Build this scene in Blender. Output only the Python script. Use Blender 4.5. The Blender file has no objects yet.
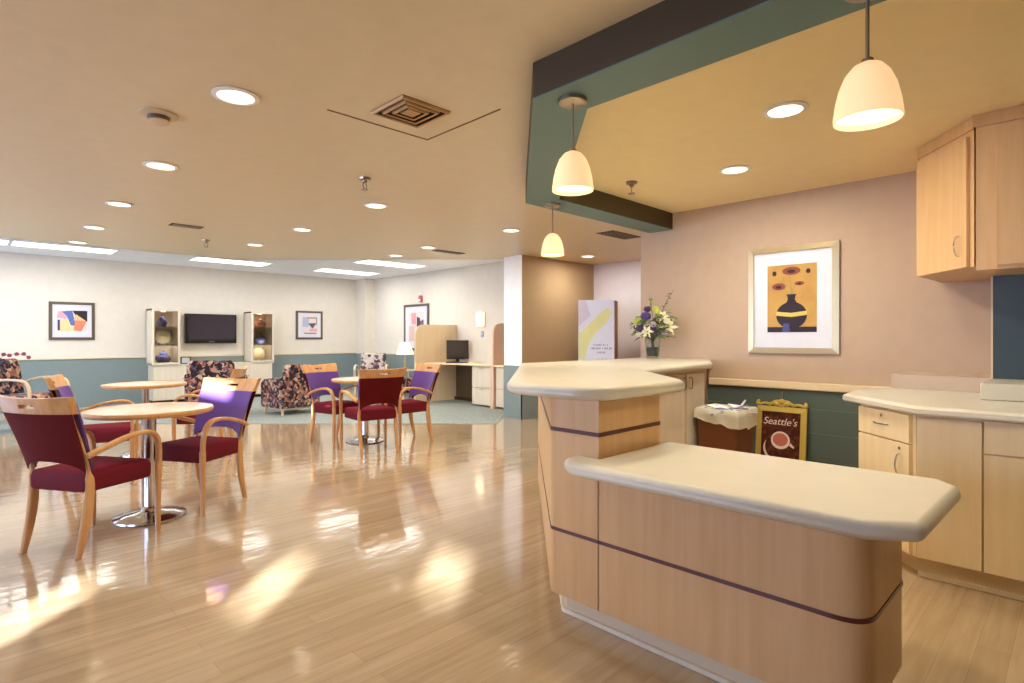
import bpy, bmesh, math, random
from mathutils import Vector, Matrix
random.seed(7)
PI = math.pi
COL = bpy.context.scene.collection

# ------------------------------------------------------------------ materials
def lin(c):
    return tuple(((v/255)/12.92 if v/255 <= .04045 else ((v/255+.055)/1.055)**2.4) for v in c) + (1,)
MATS = {}
def mat(name, rgb, rough=.5, metal=0, spec=.5, emit=None, es=0, trans=0, coat=0, sheen=0):
    if name in MATS: return MATS[name]
    m = bpy.data.materials.new(name); m.use_nodes = True
    b = m.node_tree.nodes['Principled BSDF']
    b.inputs['Base Color'].default_value = lin(rgb)
    b.inputs['Roughness'].default_value = rough
    b.inputs['Metallic'].default_value = metal
    b.inputs['Specular IOR Level'].default_value = spec
    b.inputs['Coat Weight'].default_value = coat
    b.inputs['Sheen Weight'].default_value = sheen
    b.inputs['Transmission Weight'].default_value = trans
    if emit:
        b.inputs['Emission Color'].default_value = lin(emit)
        b.inputs['Emission Strength'].default_value = es
    MATS[name] = m
    # faint procedural surface variation on every plain material
    if not emit and not trans:
        nt = m.node_tree
        tc = nt.nodes.new('ShaderNodeTexCoord'); nz = nt.nodes.new('ShaderNodeTexNoise')
        nz.inputs['Scale'].default_value = 9; nz.inputs['Detail'].default_value = 3
        mx = nt.nodes.new('ShaderNodeMix'); mx.data_type = 'RGBA'; mx.blend_type = 'MIX'
        c = lin(rgb)
        mx.inputs['A'].default_value = tuple(v*.94 for v in c[:3]) + (1,)
        mx.inputs['B'].default_value = tuple(min(1, v*1.05) for v in c[:3]) + (1,)
        nt.links.new(tc.outputs['Object'], nz.inputs['Vector'])
        nt.links.new(nz.outputs['Fac'], mx.inputs['Factor'])
        nt.links.new(mx.outputs['Result'], b.inputs['Base Color'])
    return m

def wood(name, a, b_, rough=.35, scale=(1, 1, .06), noise=26, coat=.0):
    if name in MATS: return MATS[name]
    m = bpy.data.materials.new(name); m.use_nodes = True; nt = m.node_tree
    b = nt.nodes['Principled BSDF']; b.inputs['Roughness'].default_value = rough
    b.inputs['Coat Weight'].default_value = coat; b.inputs['Coat Roughness'].default_value = .1
    tc = nt.nodes.new('ShaderNodeTexCoord'); mp = nt.nodes.new('ShaderNodeMapping')
    mp.inputs['Scale'].default_value = scale
    nz = nt.nodes.new('ShaderNodeTexNoise'); nz.inputs['Scale'].default_value = noise; nz.inputs['Detail'].default_value = 6
    nz.inputs['Distortion'].default_value = .4
    cr = nt.nodes.new('ShaderNodeValToRGB')
    cr.color_ramp.elements[0].position = .35; cr.color_ramp.elements[0].color = lin(b_)
    cr.color_ramp.elements[1].position = .68; cr.color_ramp.elements[1].color = lin(a)
    nt.links.new(tc.outputs['Object'], mp.inputs['Vector']); nt.links.new(mp.outputs['Vector'], nz.inputs['Vector'])
    nt.links.new(nz.outputs['Fac'], cr.inputs['Fac']); nt.links.new(cr.outputs['Color'], b.inputs['Base Color'])
    MATS[name] = m
    return m

def floor_mat():
    m = bpy.data.materials.new('plank_floor'); m.use_nodes = True; nt = m.node_tree
    b = nt.nodes['Principled BSDF']
    b.inputs['Roughness'].default_value = .13
    b.inputs['Specular IOR Level'].default_value = .6
    b.inputs['Coat Weight'].default_value = .6; b.inputs['Coat Roughness'].default_value = .045; b.inputs['Coat IOR'].default_value = 1.6
    tc = nt.nodes.new('ShaderNodeTexCoord')
    br = nt.nodes.new('ShaderNodeTexBrick')
    br.inputs['Scale'].default_value = 1; br.inputs['Brick Width'].default_value = 1.1; br.inputs['Row Height'].default_value = .1
    br.inputs['Mortar Size'].default_value = .0012; br.inputs['Mortar Smooth'].default_value = .4
    br.inputs['Color1'].default_value = lin((188, 164, 132)); br.inputs['Color2'].default_value = lin((176, 152, 118))
    br.inputs['Mortar'].default_value = lin((166, 136, 102)); br.offset_frequency = 2; br.offset = .37
    nt.links.new(tc.outputs['Object'], br.inputs['Vector'])
    mp = nt.nodes.new('ShaderNodeMapping'); mp.inputs['Scale'].default_value = (.7, 9, 1)
    nz = nt.nodes.new('ShaderNodeTexNoise'); nz.inputs['Scale'].default_value = 3; nz.inputs['Detail'].default_value = 7
    nt.links.new(tc.outputs['Object'], mp.inputs['Vector']); nt.links.new(mp.outputs['Vector'], nz.inputs['Vector'])
    cr = nt.nodes.new('ShaderNodeValToRGB')
    cr.color_ramp.elements[0].position = .3; cr.color_ramp.elements[0].color = (.80, .76, .72, 1)
    cr.color_ramp.elements[1].position = .7; cr.color_ramp.elements[1].color = (1.0, 1.0, 1.0, 1)
    nt.links.new(nz.outputs['Fac'], cr.inputs['Fac'])
    mx = nt.nodes.new('ShaderNodeMix'); mx.data_type = 'RGBA'; mx.blend_type = 'MULTIPLY'; mx.inputs['Factor'].default_value = 1
    nt.links.new(br.outputs['Color'], mx.inputs['A']); nt.links.new(cr.outputs['Color'], mx.inputs['B'])
    nt.links.new(mx.outputs['Result'], b.inputs['Base Color'])
    mp2 = nt.nodes.new('ShaderNodeMapping'); mp2.inputs['Scale'].default_value = (1, 3.2, 1)
    n2 = nt.nodes.new('ShaderNodeTexNoise'); n2.inputs['Scale'].default_value = 3.2; n2.inputs['Detail'].default_value = 3
    nt.links.new(tc.outputs['Object'], mp2.inputs['Vector']); nt.links.new(mp2.outputs['Vector'], n2.inputs['Vector'])
    bp = nt.nodes.new('ShaderNodeBump'); bp.inputs['Strength'].default_value = .14; bp.inputs['Distance'].default_value = .012
    nt.links.new(n2.outputs['Fac'], bp.inputs['Height'])
    nt.links.new(bp.outputs['Normal'], b.inputs['Normal']); nt.links.new(bp.outputs['Normal'], b.inputs['Coat Normal'])
    return m

def speckle(name, cols, scale, rough=.9, dist=0.0, vor=True):
    if name in MATS: return MATS[name]
    m = bpy.data.materials.new(name); m.use_nodes = True; nt = m.node_tree
    b = nt.nodes['Principled BSDF']; b.inputs['Roughness'].default_value = rough
    tc = nt.nodes.new('ShaderNodeTexCoord')
    nz = nt.nodes.new('ShaderNodeTexNoise'); nz.inputs['Scale'].default_value = scale*.7
    mxv = nt.nodes.new('ShaderNodeMix'); mxv.data_type = 'RGBA'; mxv.inputs['Factor'].default_value = dist
    nt.links.new(tc.outputs['Object'], nz.inputs['Vector'])
    nt.links.new(tc.outputs['Object'], mxv.inputs['A']); nt.links.new(nz.outputs['Color'], mxv.inputs['B'])
    vo = nt.nodes.new('ShaderNodeTexVoronoi'); vo.inputs['Scale'].default_value = scale
    nt.links.new(mxv.outputs['Result'], vo.inputs['Vector'])
    sp = nt.nodes.new('ShaderNodeSeparateColor'); nt.links.new(vo.outputs['Color'], sp.inputs['Color'])
    cr = nt.nodes.new('ShaderNodeValToRGB'); cr.color_ramp.interpolation = 'CONSTANT'
    els = cr.color_ramp.elements
    while len(els) < len(cols): els.new(.5)
    for i, c in enumerate(cols):
        els[i].position = i/len(cols); els[i].color = lin(c)
    nt.links.new(sp.outputs['Red'], cr.inputs['Fac']); nt.links.new(cr.outputs['Color'], b.inputs['Base Color'])
    MATS[name] = m
    return m

MAPLE = wood('maple', (212, 172, 124), (203, 161, 110), .36)
MAPLE_CAB = wood('pale_maple', (240, 220, 178), (234, 212, 168), .38)
CREAMW = wood('cream_laminate', (226, 214, 192), (218, 205, 182), .4)
CHAIRW = wood('chair_beech', (206, 156, 102), (188, 136, 84), .3, coat=.3)
LIGHTW = wood('light_birch', (222, 200, 168), (208, 184, 150), .4)
CTOP = mat('solid_surface', (210, 203, 184), .28, spec=.5, coat=.12)
PLINTH = mat('plinth_vinyl', (214, 196, 166), .4)
CEIL = mat('ceiling_paint', (219, 202, 168), .38)
CEILK = mat('kitchen_ceiling_paint', (255, 234, 184), .6)
CEILW = mat('raised_ceiling_paint', (242, 244, 250), .6)
WALLC = mat('cream_wall_paint', (222, 214, 200), .7)
WALLK = mat('blush_wall_paint', (186, 161, 138), .7)
WALLB = mat('tan_wall_paint', (172, 144, 108), .7)
TEAL = mat('teal_wall_paint', (126, 140, 140), .45)
TEALD = mat('deep_teal_paint', (84, 98, 94), .4)
BEAM = mat('beam_brown_teal', (60, 46, 20), .5)
BEAMU = mat('beam_underside_teal', (92, 122, 118), .45)
RAILM = mat('rail_cream', (222, 202, 166), .4)
CARPET = speckle('carpet_fleck', [(138, 146, 142), (150, 158, 150), (128, 140, 138), (160, 160, 148)], 60)
CHROME = mat('chrome', (210, 210, 212), .12, 1)
STEEL = mat('brushed_nickel', (176, 160, 140), .3, 1)
BLACK = mat('black_plastic', (18, 18, 20), .3)
SCREEN = mat('dark_screen', (56, 50, 58), .12)
WINE = mat('wine_fabric', (88, 12, 15), .8, spec=.2)
WINE_DAYLIT = mat('wine_fabric_daylit', (88, 54, 122), .7, sheen=.15)  # bluish daylight sheen on the chair fronts, put into the fabric colour
SEATF = mat('burgundy_fabric', (104, 26, 38), .8, spec=.25)
STRIPE = mat('oxblood_inlay', (82, 24, 12), .3)
DARKGAP = mat('dark_gap', (48, 34, 22), .7)
WHITE = mat('white_paint', (240, 240, 238), .4)
GLASS = mat('clear_glass', (255, 255, 255), .02, trans=1, spec=.5)
TOPL = mat('tabletop_laminate', (224, 208, 182), .22, coat=.3)
GOLD = mat('gilt', (214, 190, 100), .4, .4)
SILVER = mat('champagne_frame', (206, 188, 148), .3, .6)
DKFRAME = mat('dark_frame', (96, 84, 70), .4)
MATB = mat('mat_board', (216, 216, 224), .7)
FAB = speckle('floral_fabric', [(32, 26, 34), (150, 104, 86), (192, 160, 136), (70, 72, 94), (40, 32, 40), (130, 82, 72), (44, 32, 38), (172, 132, 112)], 24, dist=.09)
FABL = speckle('pale_floral_fabric', [(186, 172, 162), (70, 60, 70), (196, 180, 166), (130, 96, 90), (90, 84, 104), (200, 186, 176)], 17, dist=.1)
LAMPE = mat('lamp_glow', (255, 240, 214), .5, emit=(255, 238, 210), es=3)
SPOTE = mat('pendant_glow', (255, 226, 170), .5, emit=(255, 222, 160), es=3.5)
SHADE = mat('pendant_shade', (240, 210, 170), .4, emit=(255, 204, 150), es=.85)
FLUO = mat('fluorescent_diffuser', (255, 255, 250), .5, emit=(255, 252, 244), es=4.5)
SCON = mat('sconce_glow', (255, 244, 214), .5, emit=(255, 240, 200), es=2.6)
LSHADE = mat('lamp_shade_glow', (250, 240, 220), .6, emit=(255, 236, 200), es=.5)
DAY = mat('daylight_pane', (220, 232, 255), .5, emit=(186, 208, 255), es=11)

# ------------------------------------------------------------------ geometry helpers
def nb(): return bmesh.new()
def obj(name, bm, m, parent=None, bevel=0, seg=3, smooth=False, angle=30):
    bmesh.ops.recalc_face_normals(bm, faces=bm.faces)
    me = bpy.data.meshes.new(name); bm.to_mesh(me); bm.free()
    if m: me.materials.append(m)
    o = bpy.data.objects.new(name, me); COL.objects.link(o)
    if parent: o.parent = parent
    if bevel:
        md = o.modifiers.new('bevel', 'BEVEL'); md.width = bevel; md.segments = seg
        md.limit_method = 'ANGLE'; md.angle_limit = math.radians(angle); md.harden_normals = True
    if smooth or bevel:
        for p in me.polygons: p.use_smooth = True
        if not bevel:
            try: me.set_sharp_from_angle(angle=math.radians(42))
            except Exception: pass
    return o
def box(bm, x0, x1, y0, y1, z0, z1):
    prism(bm, [(x0, y0), (x1, y0), (x1, y1), (x0, y1)], z0, z1)
def prism(bm, pts, z0, z1):
    a = [bm.verts.new((p[0], p[1], z0)) for p in pts]
    b = [bm.verts.new((p[0], p[1], z1)) for p in pts]
    n = len(pts)
    bm.faces.new(a[::-1]); bm.faces.new(b)
    for i in range(n): bm.faces.new((a[i], a[(i+1) % n], b[(i+1) % n], b[i]))
def vprism(bm, pts, y0, y1):           # polygon in x,z extruded along y
    a = [bm.verts.new((p[0], y0, p[1])) for p in pts]
    b = [bm.verts.new((p[0], y1, p[1])) for p in pts]
    n = len(pts)
    bm.faces.new(a[::-1]); bm.faces.new(b)
    for i in range(n): bm.faces.new((a[i], a[(i+1) % n], b[(i+1) % n], b[i]))
def ring(bm, x0, x1, z0, z1, w, y0, y1, drop=0):  # picture frame ring in x,z
    o = [(x0, z0), (x1, z0), (x1, z1), (x0, z1)]
    i_ = [(x0+w, z0+w), (x1-w, z0+w), (x1-w, z1-w), (x0+w, z1-w)]
    V = lambda p, y: bm.verts.new((p[0], y, p[1]))
    of = [V(p, y0+drop) for p in o]; ob = [V(p, y1) for p in o]
    inf = [V(p, y0) for p in i_]; inb = [V(p, y1) for p in i_]
    for k in range(4):
        j = (k+1) % 4
        bm.faces.new((of[k], of[j], inf[j], inf[k])); bm.faces.new((ob[j], ob[k], inb[k], inb[j]))
        bm.faces.new((of[j], of[k], ob[k], ob[j])); bm.faces.new((inf[k], inf[j], inb[j], inb[k]))
def lathe(bm, prof, n=32, cx=0, cy=0, sx=1, sy=1):
    rows = []
    for r, z in prof:
        if r < 1e-6: rows.append([bm.verts.new((cx, cy, z))])
        else: rows.append([bm.verts.new((cx+r*sx*math.cos(2*PI*k/n), cy+r*sy*math.sin(2*PI*k/n), z)) for k in range(n)])
    for a, b in zip(rows[:-1], rows[1:]):
        for k in range(n):
            j = (k+1) % n
            if len(a) == 1 and len(b) == 1: continue
            if len(a) == 1: bm.faces.new((a[0], b[j], b[k]))
            elif len(b) == 1: bm.faces.new((a[k], a[j], b[0]))
            else: bm.faces.new((a[k], a[j], b[j], b[k]))
    return rows
def catmull(P, n=6):
    P = [Vector(p) for p in P]; out = []
    Q = [2*P[0]-P[1]] + P + [2*P[-1]-P[-2]]
    for i in range(1, len(Q)-2):
        for k in range(n):
            t = k/n; p0, p1, p2, p3 = Q[i-1:i+3]
            out.append(.5*((2*p1)+(-p0+p2)*t+(2*p0-5*p1+4*p2-p3)*t*t+(-p0+3*p1-3*p2+p3)*t**3))
    out.append(P[-1]); return out
def sweep(bm, path, w, h, side=Vector((0, 1, 0)), n=10, power=.6):
    rows = []; L = len(path)
    for i, p in enumerate(path):
        p = Vector(p)
        t = (Vector(path[min(i+1, L-1)])-Vector(path[max(i-1, 0)])).normalized()
        s = (side - t*side.dot(t))
        s = s.normalized() if s.length > 1e-4 else Vector((1, 0, 0))
        u = t.cross(s).normalized()
        f = i/(L-1)
        ww = w(f) if callable(w) else w; hh = h(f) if callable(h) else h
        row = []
        for k in range(n):
            a = 2*PI*(k+.5)/n; c, s_ = math.cos(a), math.sin(a)
            x = math.copysign(abs(c)**power, c)*ww/2; y = math.copysign(abs(s_)**power, s_)*hh/2
            row.append(bm.verts.new(p+s*x+u*y))
        rows.append(row)
    for a, b in zip(rows[:-1], rows[1:]):
        for k in range(n): bm.faces.new((a[k], a[(k+1) % n], b[(k+1) % n], b[k]))
    bm.faces.new(rows[0][::-1]); bm.faces.new(rows[-1])
def ball(bm, c, r, sx=1, sy=1, sz=1, u=16, v=10, rot=None):
    M = Matrix.Translation(c) @ (rot or Matrix.Identity(4)) @ Matrix.Diagonal((sx*r, sy*r, sz*r, 1))
    bmesh.ops.create_uvsphere(bm, u_segments=u, v_segments=v, radius=1, matrix=M)
def rpoly(pts, rad, n=6):
    out = []; N = len(pts)
    for i in range(N):
        r = rad[i] if isinstance(rad, (list, tuple)) else rad
        p = Vector(pts[i]); a = Vector(pts[i-1])-p; b = Vector(pts[(i+1) % N])-p
        if r <= 0: out.append(tuple(p)); continue
        ang = a.angle(b); d = min(r/math.tan(ang/2), a.length*.45, b.length*.45)
        a.normalize(); b.normalize()
        s, e = p+a*d, p+b*d
        for k in range(n+1):
            t = k/n; out.append(tuple((1-t)**2*s+2*t*(1-t)*p+t*t*e))
    return out
def offset(pts, d):
    out = []; N = len(pts)
    for i in range(N):
        p = Vector(pts[i]); a = (p-Vector(pts[i-1])).normalized(); b = (Vector(pts[(i+1) % N])-p).normalized()
        na = Vector((a.y, -a.x)); nb_ = Vector((b.y, -b.x)); m = (na+nb_)
        m = m/max(.3, m.dot(na)) if m.length > 1e-6 else na
        out.append((p.x+m.x*d, p.y+m.y*d))
    return out
def empty(name, label, cat, loc=(0, 0, 0), rz=0, group=None):
    o = bpy.data.objects.new(name, None); COL.objects.link(o); o.location = loc; o.rotation_euler = (0, 0, rz)
    o['label'] = label; o['category'] = cat
    if group: o['group'] = group
    return o
def tag(o, label, cat, group=None, kind=None):
    o['label'] = label; o['category'] = cat
    if group: o['group'] = group
    if kind: o['kind'] = kind
    return o
def struct(name, bm, m, **k):
    o = obj(name, bm, m, **k); o['kind'] = 'structure'; return o
def tomesh(o):
    bpy.context.view_layer.update()
    me = bpy.data.meshes.new_from_object(o.evaluated_get(bpy.context.evaluated_depsgraph_get()))
    m = o.data.materials[0]; nm = o.name; bpy.data.objects.remove(o)
    me.materials.clear(); me.materials.append(m)
    n = bpy.data.objects.new(nm, me); COL.objects.link(n); return n
def kids(o): return [c for c in bpy.data.objects if c.parent == o]
def dup(root, loc, rz, label, group=None):
    r = root.copy(); COL.objects.link(r); r.location = loc; r.rotation_euler = (0, 0, rz); r['label'] = label
    if group: r['group'] = group
    for ch in kids(root):
        c = ch.copy(); COL.objects.link(c); c.parent = r
        for g in kids(ch):
            d = g.copy(); COL.objects.link(d); d.parent = c
    return r

# ------------------------------------------------------------------ room shell
HC, HR = 2.47, 2.62          # main and raised ceilings
XW, YB, XD = 5.12, 12.35, 7.13
b = nb(); box(b, -4.2, 8.4, -4.2, 12.6, -.1, 0); struct('floor', b, floor_mat())
b = nb(); prism(b, [(-4, 9.5), (1.83, 9.5), (5.48, 5.85), (6.05, 6.32), (XD, 6.32), (XD, YB), (-4, YB)], 0, .006)
struct('floor_carpet', b, CARPET)
# main ceiling, kitchen ceiling, raised ceiling
b = nb(); prism(b, [(-4.2, -4.2), (1.87, -4.2), (1.87, 1.76), (3.27, 3.16), (8.4, 3.16), (8.4, 6.4), (6.3, 6.4), (3.2, 9.5), (-4.2, 9.5)], HC, HC+.08)
struct('ceiling', b, CEIL)
b = nb(); prism(b, [(1.87, -4.2), (8.4, -4.2), (8.4, 3.16), (3.27, 3.16), (1.87, 1.76)], HC, HC+.08); struct('ceiling_kitchen', b, CEILK)
b = nb(); prism(b, [(-4.2, 9.4), (3.15, 9.4), (6.2, 6.35), (8.4, 6.35), (8.4, 12.6), (-4.2, 12.6)], HR, HR+.08)
struct('ceiling_raised', b, CEILW)
b = nb()
P = [(-4.2, 9.5), (3.2, 9.5), (6.3, 6.4), (8.4, 6.4)]; Q = [(-4.2, 9.46), (3.18, 9.46), (6.28, 6.36), (8.4, 6.36)]
prism(b, P + Q[::-1], HC+.0, HR); struct('trim_1', b, CEILW)

b = nb(); box(b, -4.2, 8.4, YB, YB+.15, 0, HR); struct('wall_back', b, WALLC)
b = nb(); box(b, XD, XD+.15, 6.25, YB, 0, HR); struct('wall_desk', b, WALLC)
b = nb(); box(b, 6.88, XD, 11.9, YB, 0, HR); struct('wall_pilaster', b, WALLC)
b = nb(); box(b, 6.05, 8.3, 5.93, 6.29, 0, HC); w = struct('wall_pillar', b, WALLB)
b = nb(); box(b, 6.04, 6.05, 5.92, 6.30, .80, HC); struct('trim_2', b, WHITE)
b = nb(); box(b, 6.035, 6.05, 5.915, 6.305, 0, .80); box(b, 6.035, 8.0, 5.915, 5.93, 0, .80); struct('trim_3', b, TEAL)
b = nb(); box(b, 7.82, 7.97, 2.9, 5.93, 0, HC); struct('wall_corridor', b, mat('corridor_paint', (216, 206, 204), .7))
b = nb(); box(b, XW, XW+.15, -4.1, 3.27, 0, HC); struct('wall_kitchen', b, WALLK)
b = nb(); box(b, XW+.15, 7.9, 2.95, 3.1, 0, HC); struct('wall_inner', b, WALLK)
b = nb(); box(b, -4.2, 8.4, -4.2, -4.05, 0, HC); struct('wall_rear', b, WALLC)
b = nb(); box(b, 8.3, 8.4, -4.2, 12.5, 0, HR); struct('wall_right', b, WALLC)
# wainscots and rails
b = nb(); box(b, -4, 2.42, YB-.012, YB, 0, .85); box(b, 2.42, 6.88, YB-.012, YB, 0, .85); struct('trim_4', b, TEAL)
b = nb(); box(b, -4, 6.86, YB-.03, YB-.0, .85, .875); struct('trim_5', b, RAILM, bevel=.006)
b = nb(); box(b, XD-.012, XD, 8.84, 11.9, 0, .85); box(b, 6.865, XD-.012, 11.885, 11.9, 0, .85); box(b, 6.865, 6.88, 11.9, YB-.03, 0, .85); struct('trim_6', b, TEAL)
b = nb(); box(b, XD-.03, XD, 8.84, 11.87, .85, .875); box(b, 6.86, XD, 11.87, 11.9, .85, .875); struct('trim_7', b, RAILM)
b = nb(); box(b, XW-.015, XW, .96, 2.52, 0, .78); struct('trim_8', b, TEALD)
b = nb()
for z in (.2, .42, .62): box(b, XW-.019, XW-.015, .96, 2.52, z, z+.006)
struct('trim_9', b, mat('teal_line', (96, 116, 108), .4))  # thin paler lines across the teal wainscot
b = nb(); box(b, XW-.045, XW, .96, 2.5, .78, .845); struct('trim_10', b, RAILM, bevel=.012)
# left wall with daylight windows, and small openings added to throw sun patches
SD = Vector((.75, .66, 0)).normalized(); EL = math.radians(12)
def hit(px, py, z=0):
    s = (px+4.0)/SD.x; return py-SD.y*s, z+s*math.tan(EL)
holes = []
for (px, py, wd, ht, zz) in [(1.85, 2.34, .36, .10, 0), (1.17, 2.85, .34, .12, 0), (.30, 3.30, .36, .13, 0), (3.15, 6.3, .42, .26, .42)]:
    y, z = hit(px, py, zz); holes.append((y-wd/2, y+wd/2, z-ht/2, z+ht/2))
ys = sorted({-4.05, 12.35} | {h[0] for h in holes} | {h[1] for h in holes})
zs = sorted({0, HR} | {h[2] for h in holes} | {h[3] for h in holes})
b = nb()
for i in range(len(ys)-1):
    for j in range(len(zs)-1):
        cy, cz = (ys[i]+ys[i+1])/2, (zs[j]+zs[j+1])/2
        if any(h[0] < cy < h[1] and h[2] < cz < h[3] for h in holes): continue
        box(b, -4.05, -4.0, ys[i], ys[i+1], zs[j], zs[j+1])
struct('wall_left', b, WALLC)
for k, (y0, y1) in enumerate([(1.6, 3.8), (4.6, 6.8), (7.6, 9.3), (10.0, 11.8)]):
    w = bpy.data.objects.new('window_%d' % (k+1), None); COL.objects.link(w); w['kind'] = 'structure'
    b = nb(); box(b, -3.985, -3.975, y0, y1, .85, 2.15); obj('window_pane', b, DAY, w)
    b = nb()
    for (a0, a1, c0, c1) in [(y0-.06, y1+.06, .78, .85), (y0-.06, y1+.06, 2.15, 2.22), (y0-.06, y0, .85, 2.15), (y1, y1+.06, .85, 2.15), ((y0+y1)/2-.025, (y0+y1)/2+.025, .85, 2.15)]:
        box(b, -4.0, -3.94, a0, a1, c0, c1)
    obj('window_frame', b, WHITE, w)

# ceiling beam (dark sides, teal underside)
OUT = [(1.87, -4.0), (1.87, 1.76), (3.27, 3.16), (XW, 3.16)]
INN = [(XW, 2.90), (3.378, 2.90), (2.13, 1.652), (2.13, -4.0)]
poly = OUT + INN
b = nb(); prism(b, poly, 2.31, HC); struct('trim_11', b, BEAM)
b = nb(); prism(b, poly, 2.304, 2.31); struct('trim_12', b, BEAMU)
# thin ceiling access line
b = nb(); box(b, 1.45, 2.125, 2.905, 2.915, HC-.003, HC); box(b, 2.115, 2.125, 2.24, 2.905, HC-.003, HC)
struct('trim_13', b, mat('ceiling_joint', (120, 92, 66), .7))

# ------------------------------------------------------------------ ceiling fixtures
def area(loc, energy, size, color, shape='DISK', sy=None, rot=(0, 0, 0), spread=None):
    l = bpy.data.lights.new('lamp', 'AREA'); l.energy = energy; l.shape = shape; l.size = size
    if sy: l.size_y = sy
    l.color = color
    if spread: l.spread = spread
    o = bpy.data.objects.new('lamp', l); COL.objects.link(o); o.location = loc; o.rotation_euler = rot; o.visible_glossy = False
    return o
WARM = (1.0, .80, .58); NEUT = (1.0, .93, .82)
lab = [
 (1.03, 3.07, 'large round recessed ceiling light nearest the smoke detector, left of the square vent'),
 (1.06, 4.69, 'round recessed ceiling light just beyond the smoke detector'),
 (1.09, 6.30, 'third round recessed ceiling light back in the leftmost row'),
 (1.12, 7.84, 'fourth round recessed ceiling light back in the leftmost row'),
 (1.14, 9.20, 'farthest small round ceiling light of the leftmost row, by the fluorescent strip'),
 (2.82, 4.68, 'round recessed ceiling light right beside the sprinkler head in mid ceiling'),
 (2.84, 6.31, 'second round ceiling light of the middle row, beyond the sprinkler head'),
 (2.86, 7.78, 'farthest round ceiling light of the middle row, left of centre'),
 (4.58, 4.66, 'round recessed ceiling light near the white pillar top'),
 (4.63, 6.34, 'round recessed ceiling light left of the far slotted vent'),
 (4.74, 7.30, 'small far round ceiling light just above the right fluorescent panel'),
 (3.23, 1.15, 'large round recessed light in the yellow kitchen ceiling'),
 (4.11, 1.82, 'smaller round recessed light in the yellow kitchen ceiling above the framed vase'),
 (6.87, 5.32, 'small round ceiling light in front of the tan corridor wall'),
]
first = None
for i, (x, y, t) in enumerate(lab):
    g = 'round recessed ceiling lights'
    if first is None:
        first = empty('ceiling_light', t, 'ceiling light', (x, y, HC), 0, g)
        b = nb(); lathe(b, [(.088, 0), (.112, -.002), (.114, -.008), (.088, -.012), (.088, 0)], 32); obj('trim_ring', b, WHITE, first, smooth=True)
        b = nb(); lathe(b, [(0, -.004), (.089, -.004), (.089, -.001), (0, -.001)], 32); obj('diffuser', b, LAMPE, first)
    else: dup(first, (x, y, HC), 0, t)
    kitchen = i in (11, 12)
    area((x, y, HC-.02), 20 if not kitchen else (20 if i == 11 else 26), .17, (1, .95, .82) if kitchen else (1, .98, .93))
# fluorescent panels
flu = [(1.22, 11.05, 'fluorescent ceiling panel at the far left above the abstract picture'),
       (-.07, 11.05, 'fluorescent ceiling panel cut off by the left edge of the view'),
       (3.60, 10.95, 'fluorescent ceiling panel above the television'),
       (5.90, 10.95, 'fluorescent ceiling panel nearest the room corner'),
       (5.86, 9.20, 'fluorescent ceiling panel over the computer desk side, set forward of the others')]
first = None
for i, (x, y, t) in enumerate(flu):
    if first is None:
        first = empty('fluorescent_panel', t, 'ceiling light', (x, y, HR), 0, 'fluorescent ceiling panels')
        b = nb()
        for q in [(-.64, .64, -.28, -.26), (-.64, .64, .26, .28), (-.64, -.62, -.26, .26), (.62, .64, -.26, .26)]: box(b, *q, -.012, 0)
        obj('frame', b, WHITE, first)
        b = nb(); box(b, -.62, .62, -.26, .26, -.008, -.001); obj('diffuser', b, FLUO, first)
    else: dup(first, (x, y, HR), 0, t)
    area((x, y, HR-.03), 20, 1.2, (1, .99, .98), 'RECTANGLE', .5)
# square stepped vent
v = empty('ceiling_vent', 'square stepped brown air vent beside the thin dark ceiling line', 'air vent', (1.79, 2.61, HC))
for k, s in enumerate((.155, .115, .075)):
    b = nb()
    V = [[b.verts.new((q[0]*a, q[1]*a, z)) for q in ((-1, -1), (1, -1), (1, 1), (-1, 1))] for a, z in ((s, -.003), (s-.006, -.016), (s-.018, -.014))]
    for r0, r1 in zip(V[:-1], V[1:]):
        for j in range(4): b.faces.new((r0[j], r0[(j+1) % 4], r1[(j+1) % 4], r1[j]))
    obj('louvre', b, mat('vent_paint', (186, 146, 92), .45, .2), v)
b = nb(); box(b, -.155, .155, -.155, .155, -.002, .002); obj('backing', b, DARKGAP, v)
b = nb(); box(b, -.04, .04, -.04, .04, -.012, -.005); obj('centre_plate', b, mat('vent_paint', (186, 146, 92)), v)
def slotvent(x, y, t, rz=0, w=.5, h=.16):
    v = empty('air_register', t, 'air vent', (x, y, HC), rz, 'slotted ceiling vents')
    b = nb(); box(b, -w/2, w/2, -h/2, h/2, -.004, .002); obj('backing', b, DARKGAP, v)
    b = nb()
    for k in range(5): box(b, -w/2+.02, w/2-.02, -h/2+.01+k*(h-.02)/5, -h/2+.022+k*(h-.02)/5, -.01, -.004)
    obj('slat', b, mat('vent_grey', (150, 136, 116), .5), v)
slotvent(1.84, 7.04, 'slotted air vent in the ceiling at the left, near the leftmost light row', w=.32)
slotvent(5.11, 6.49, 'slotted air vent in the ceiling beside the white pillar')
slotvent(5.74, 3.97, 'slotted air vent beyond the teal beam, above the flower vase', w=.6, h=.25)
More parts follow.
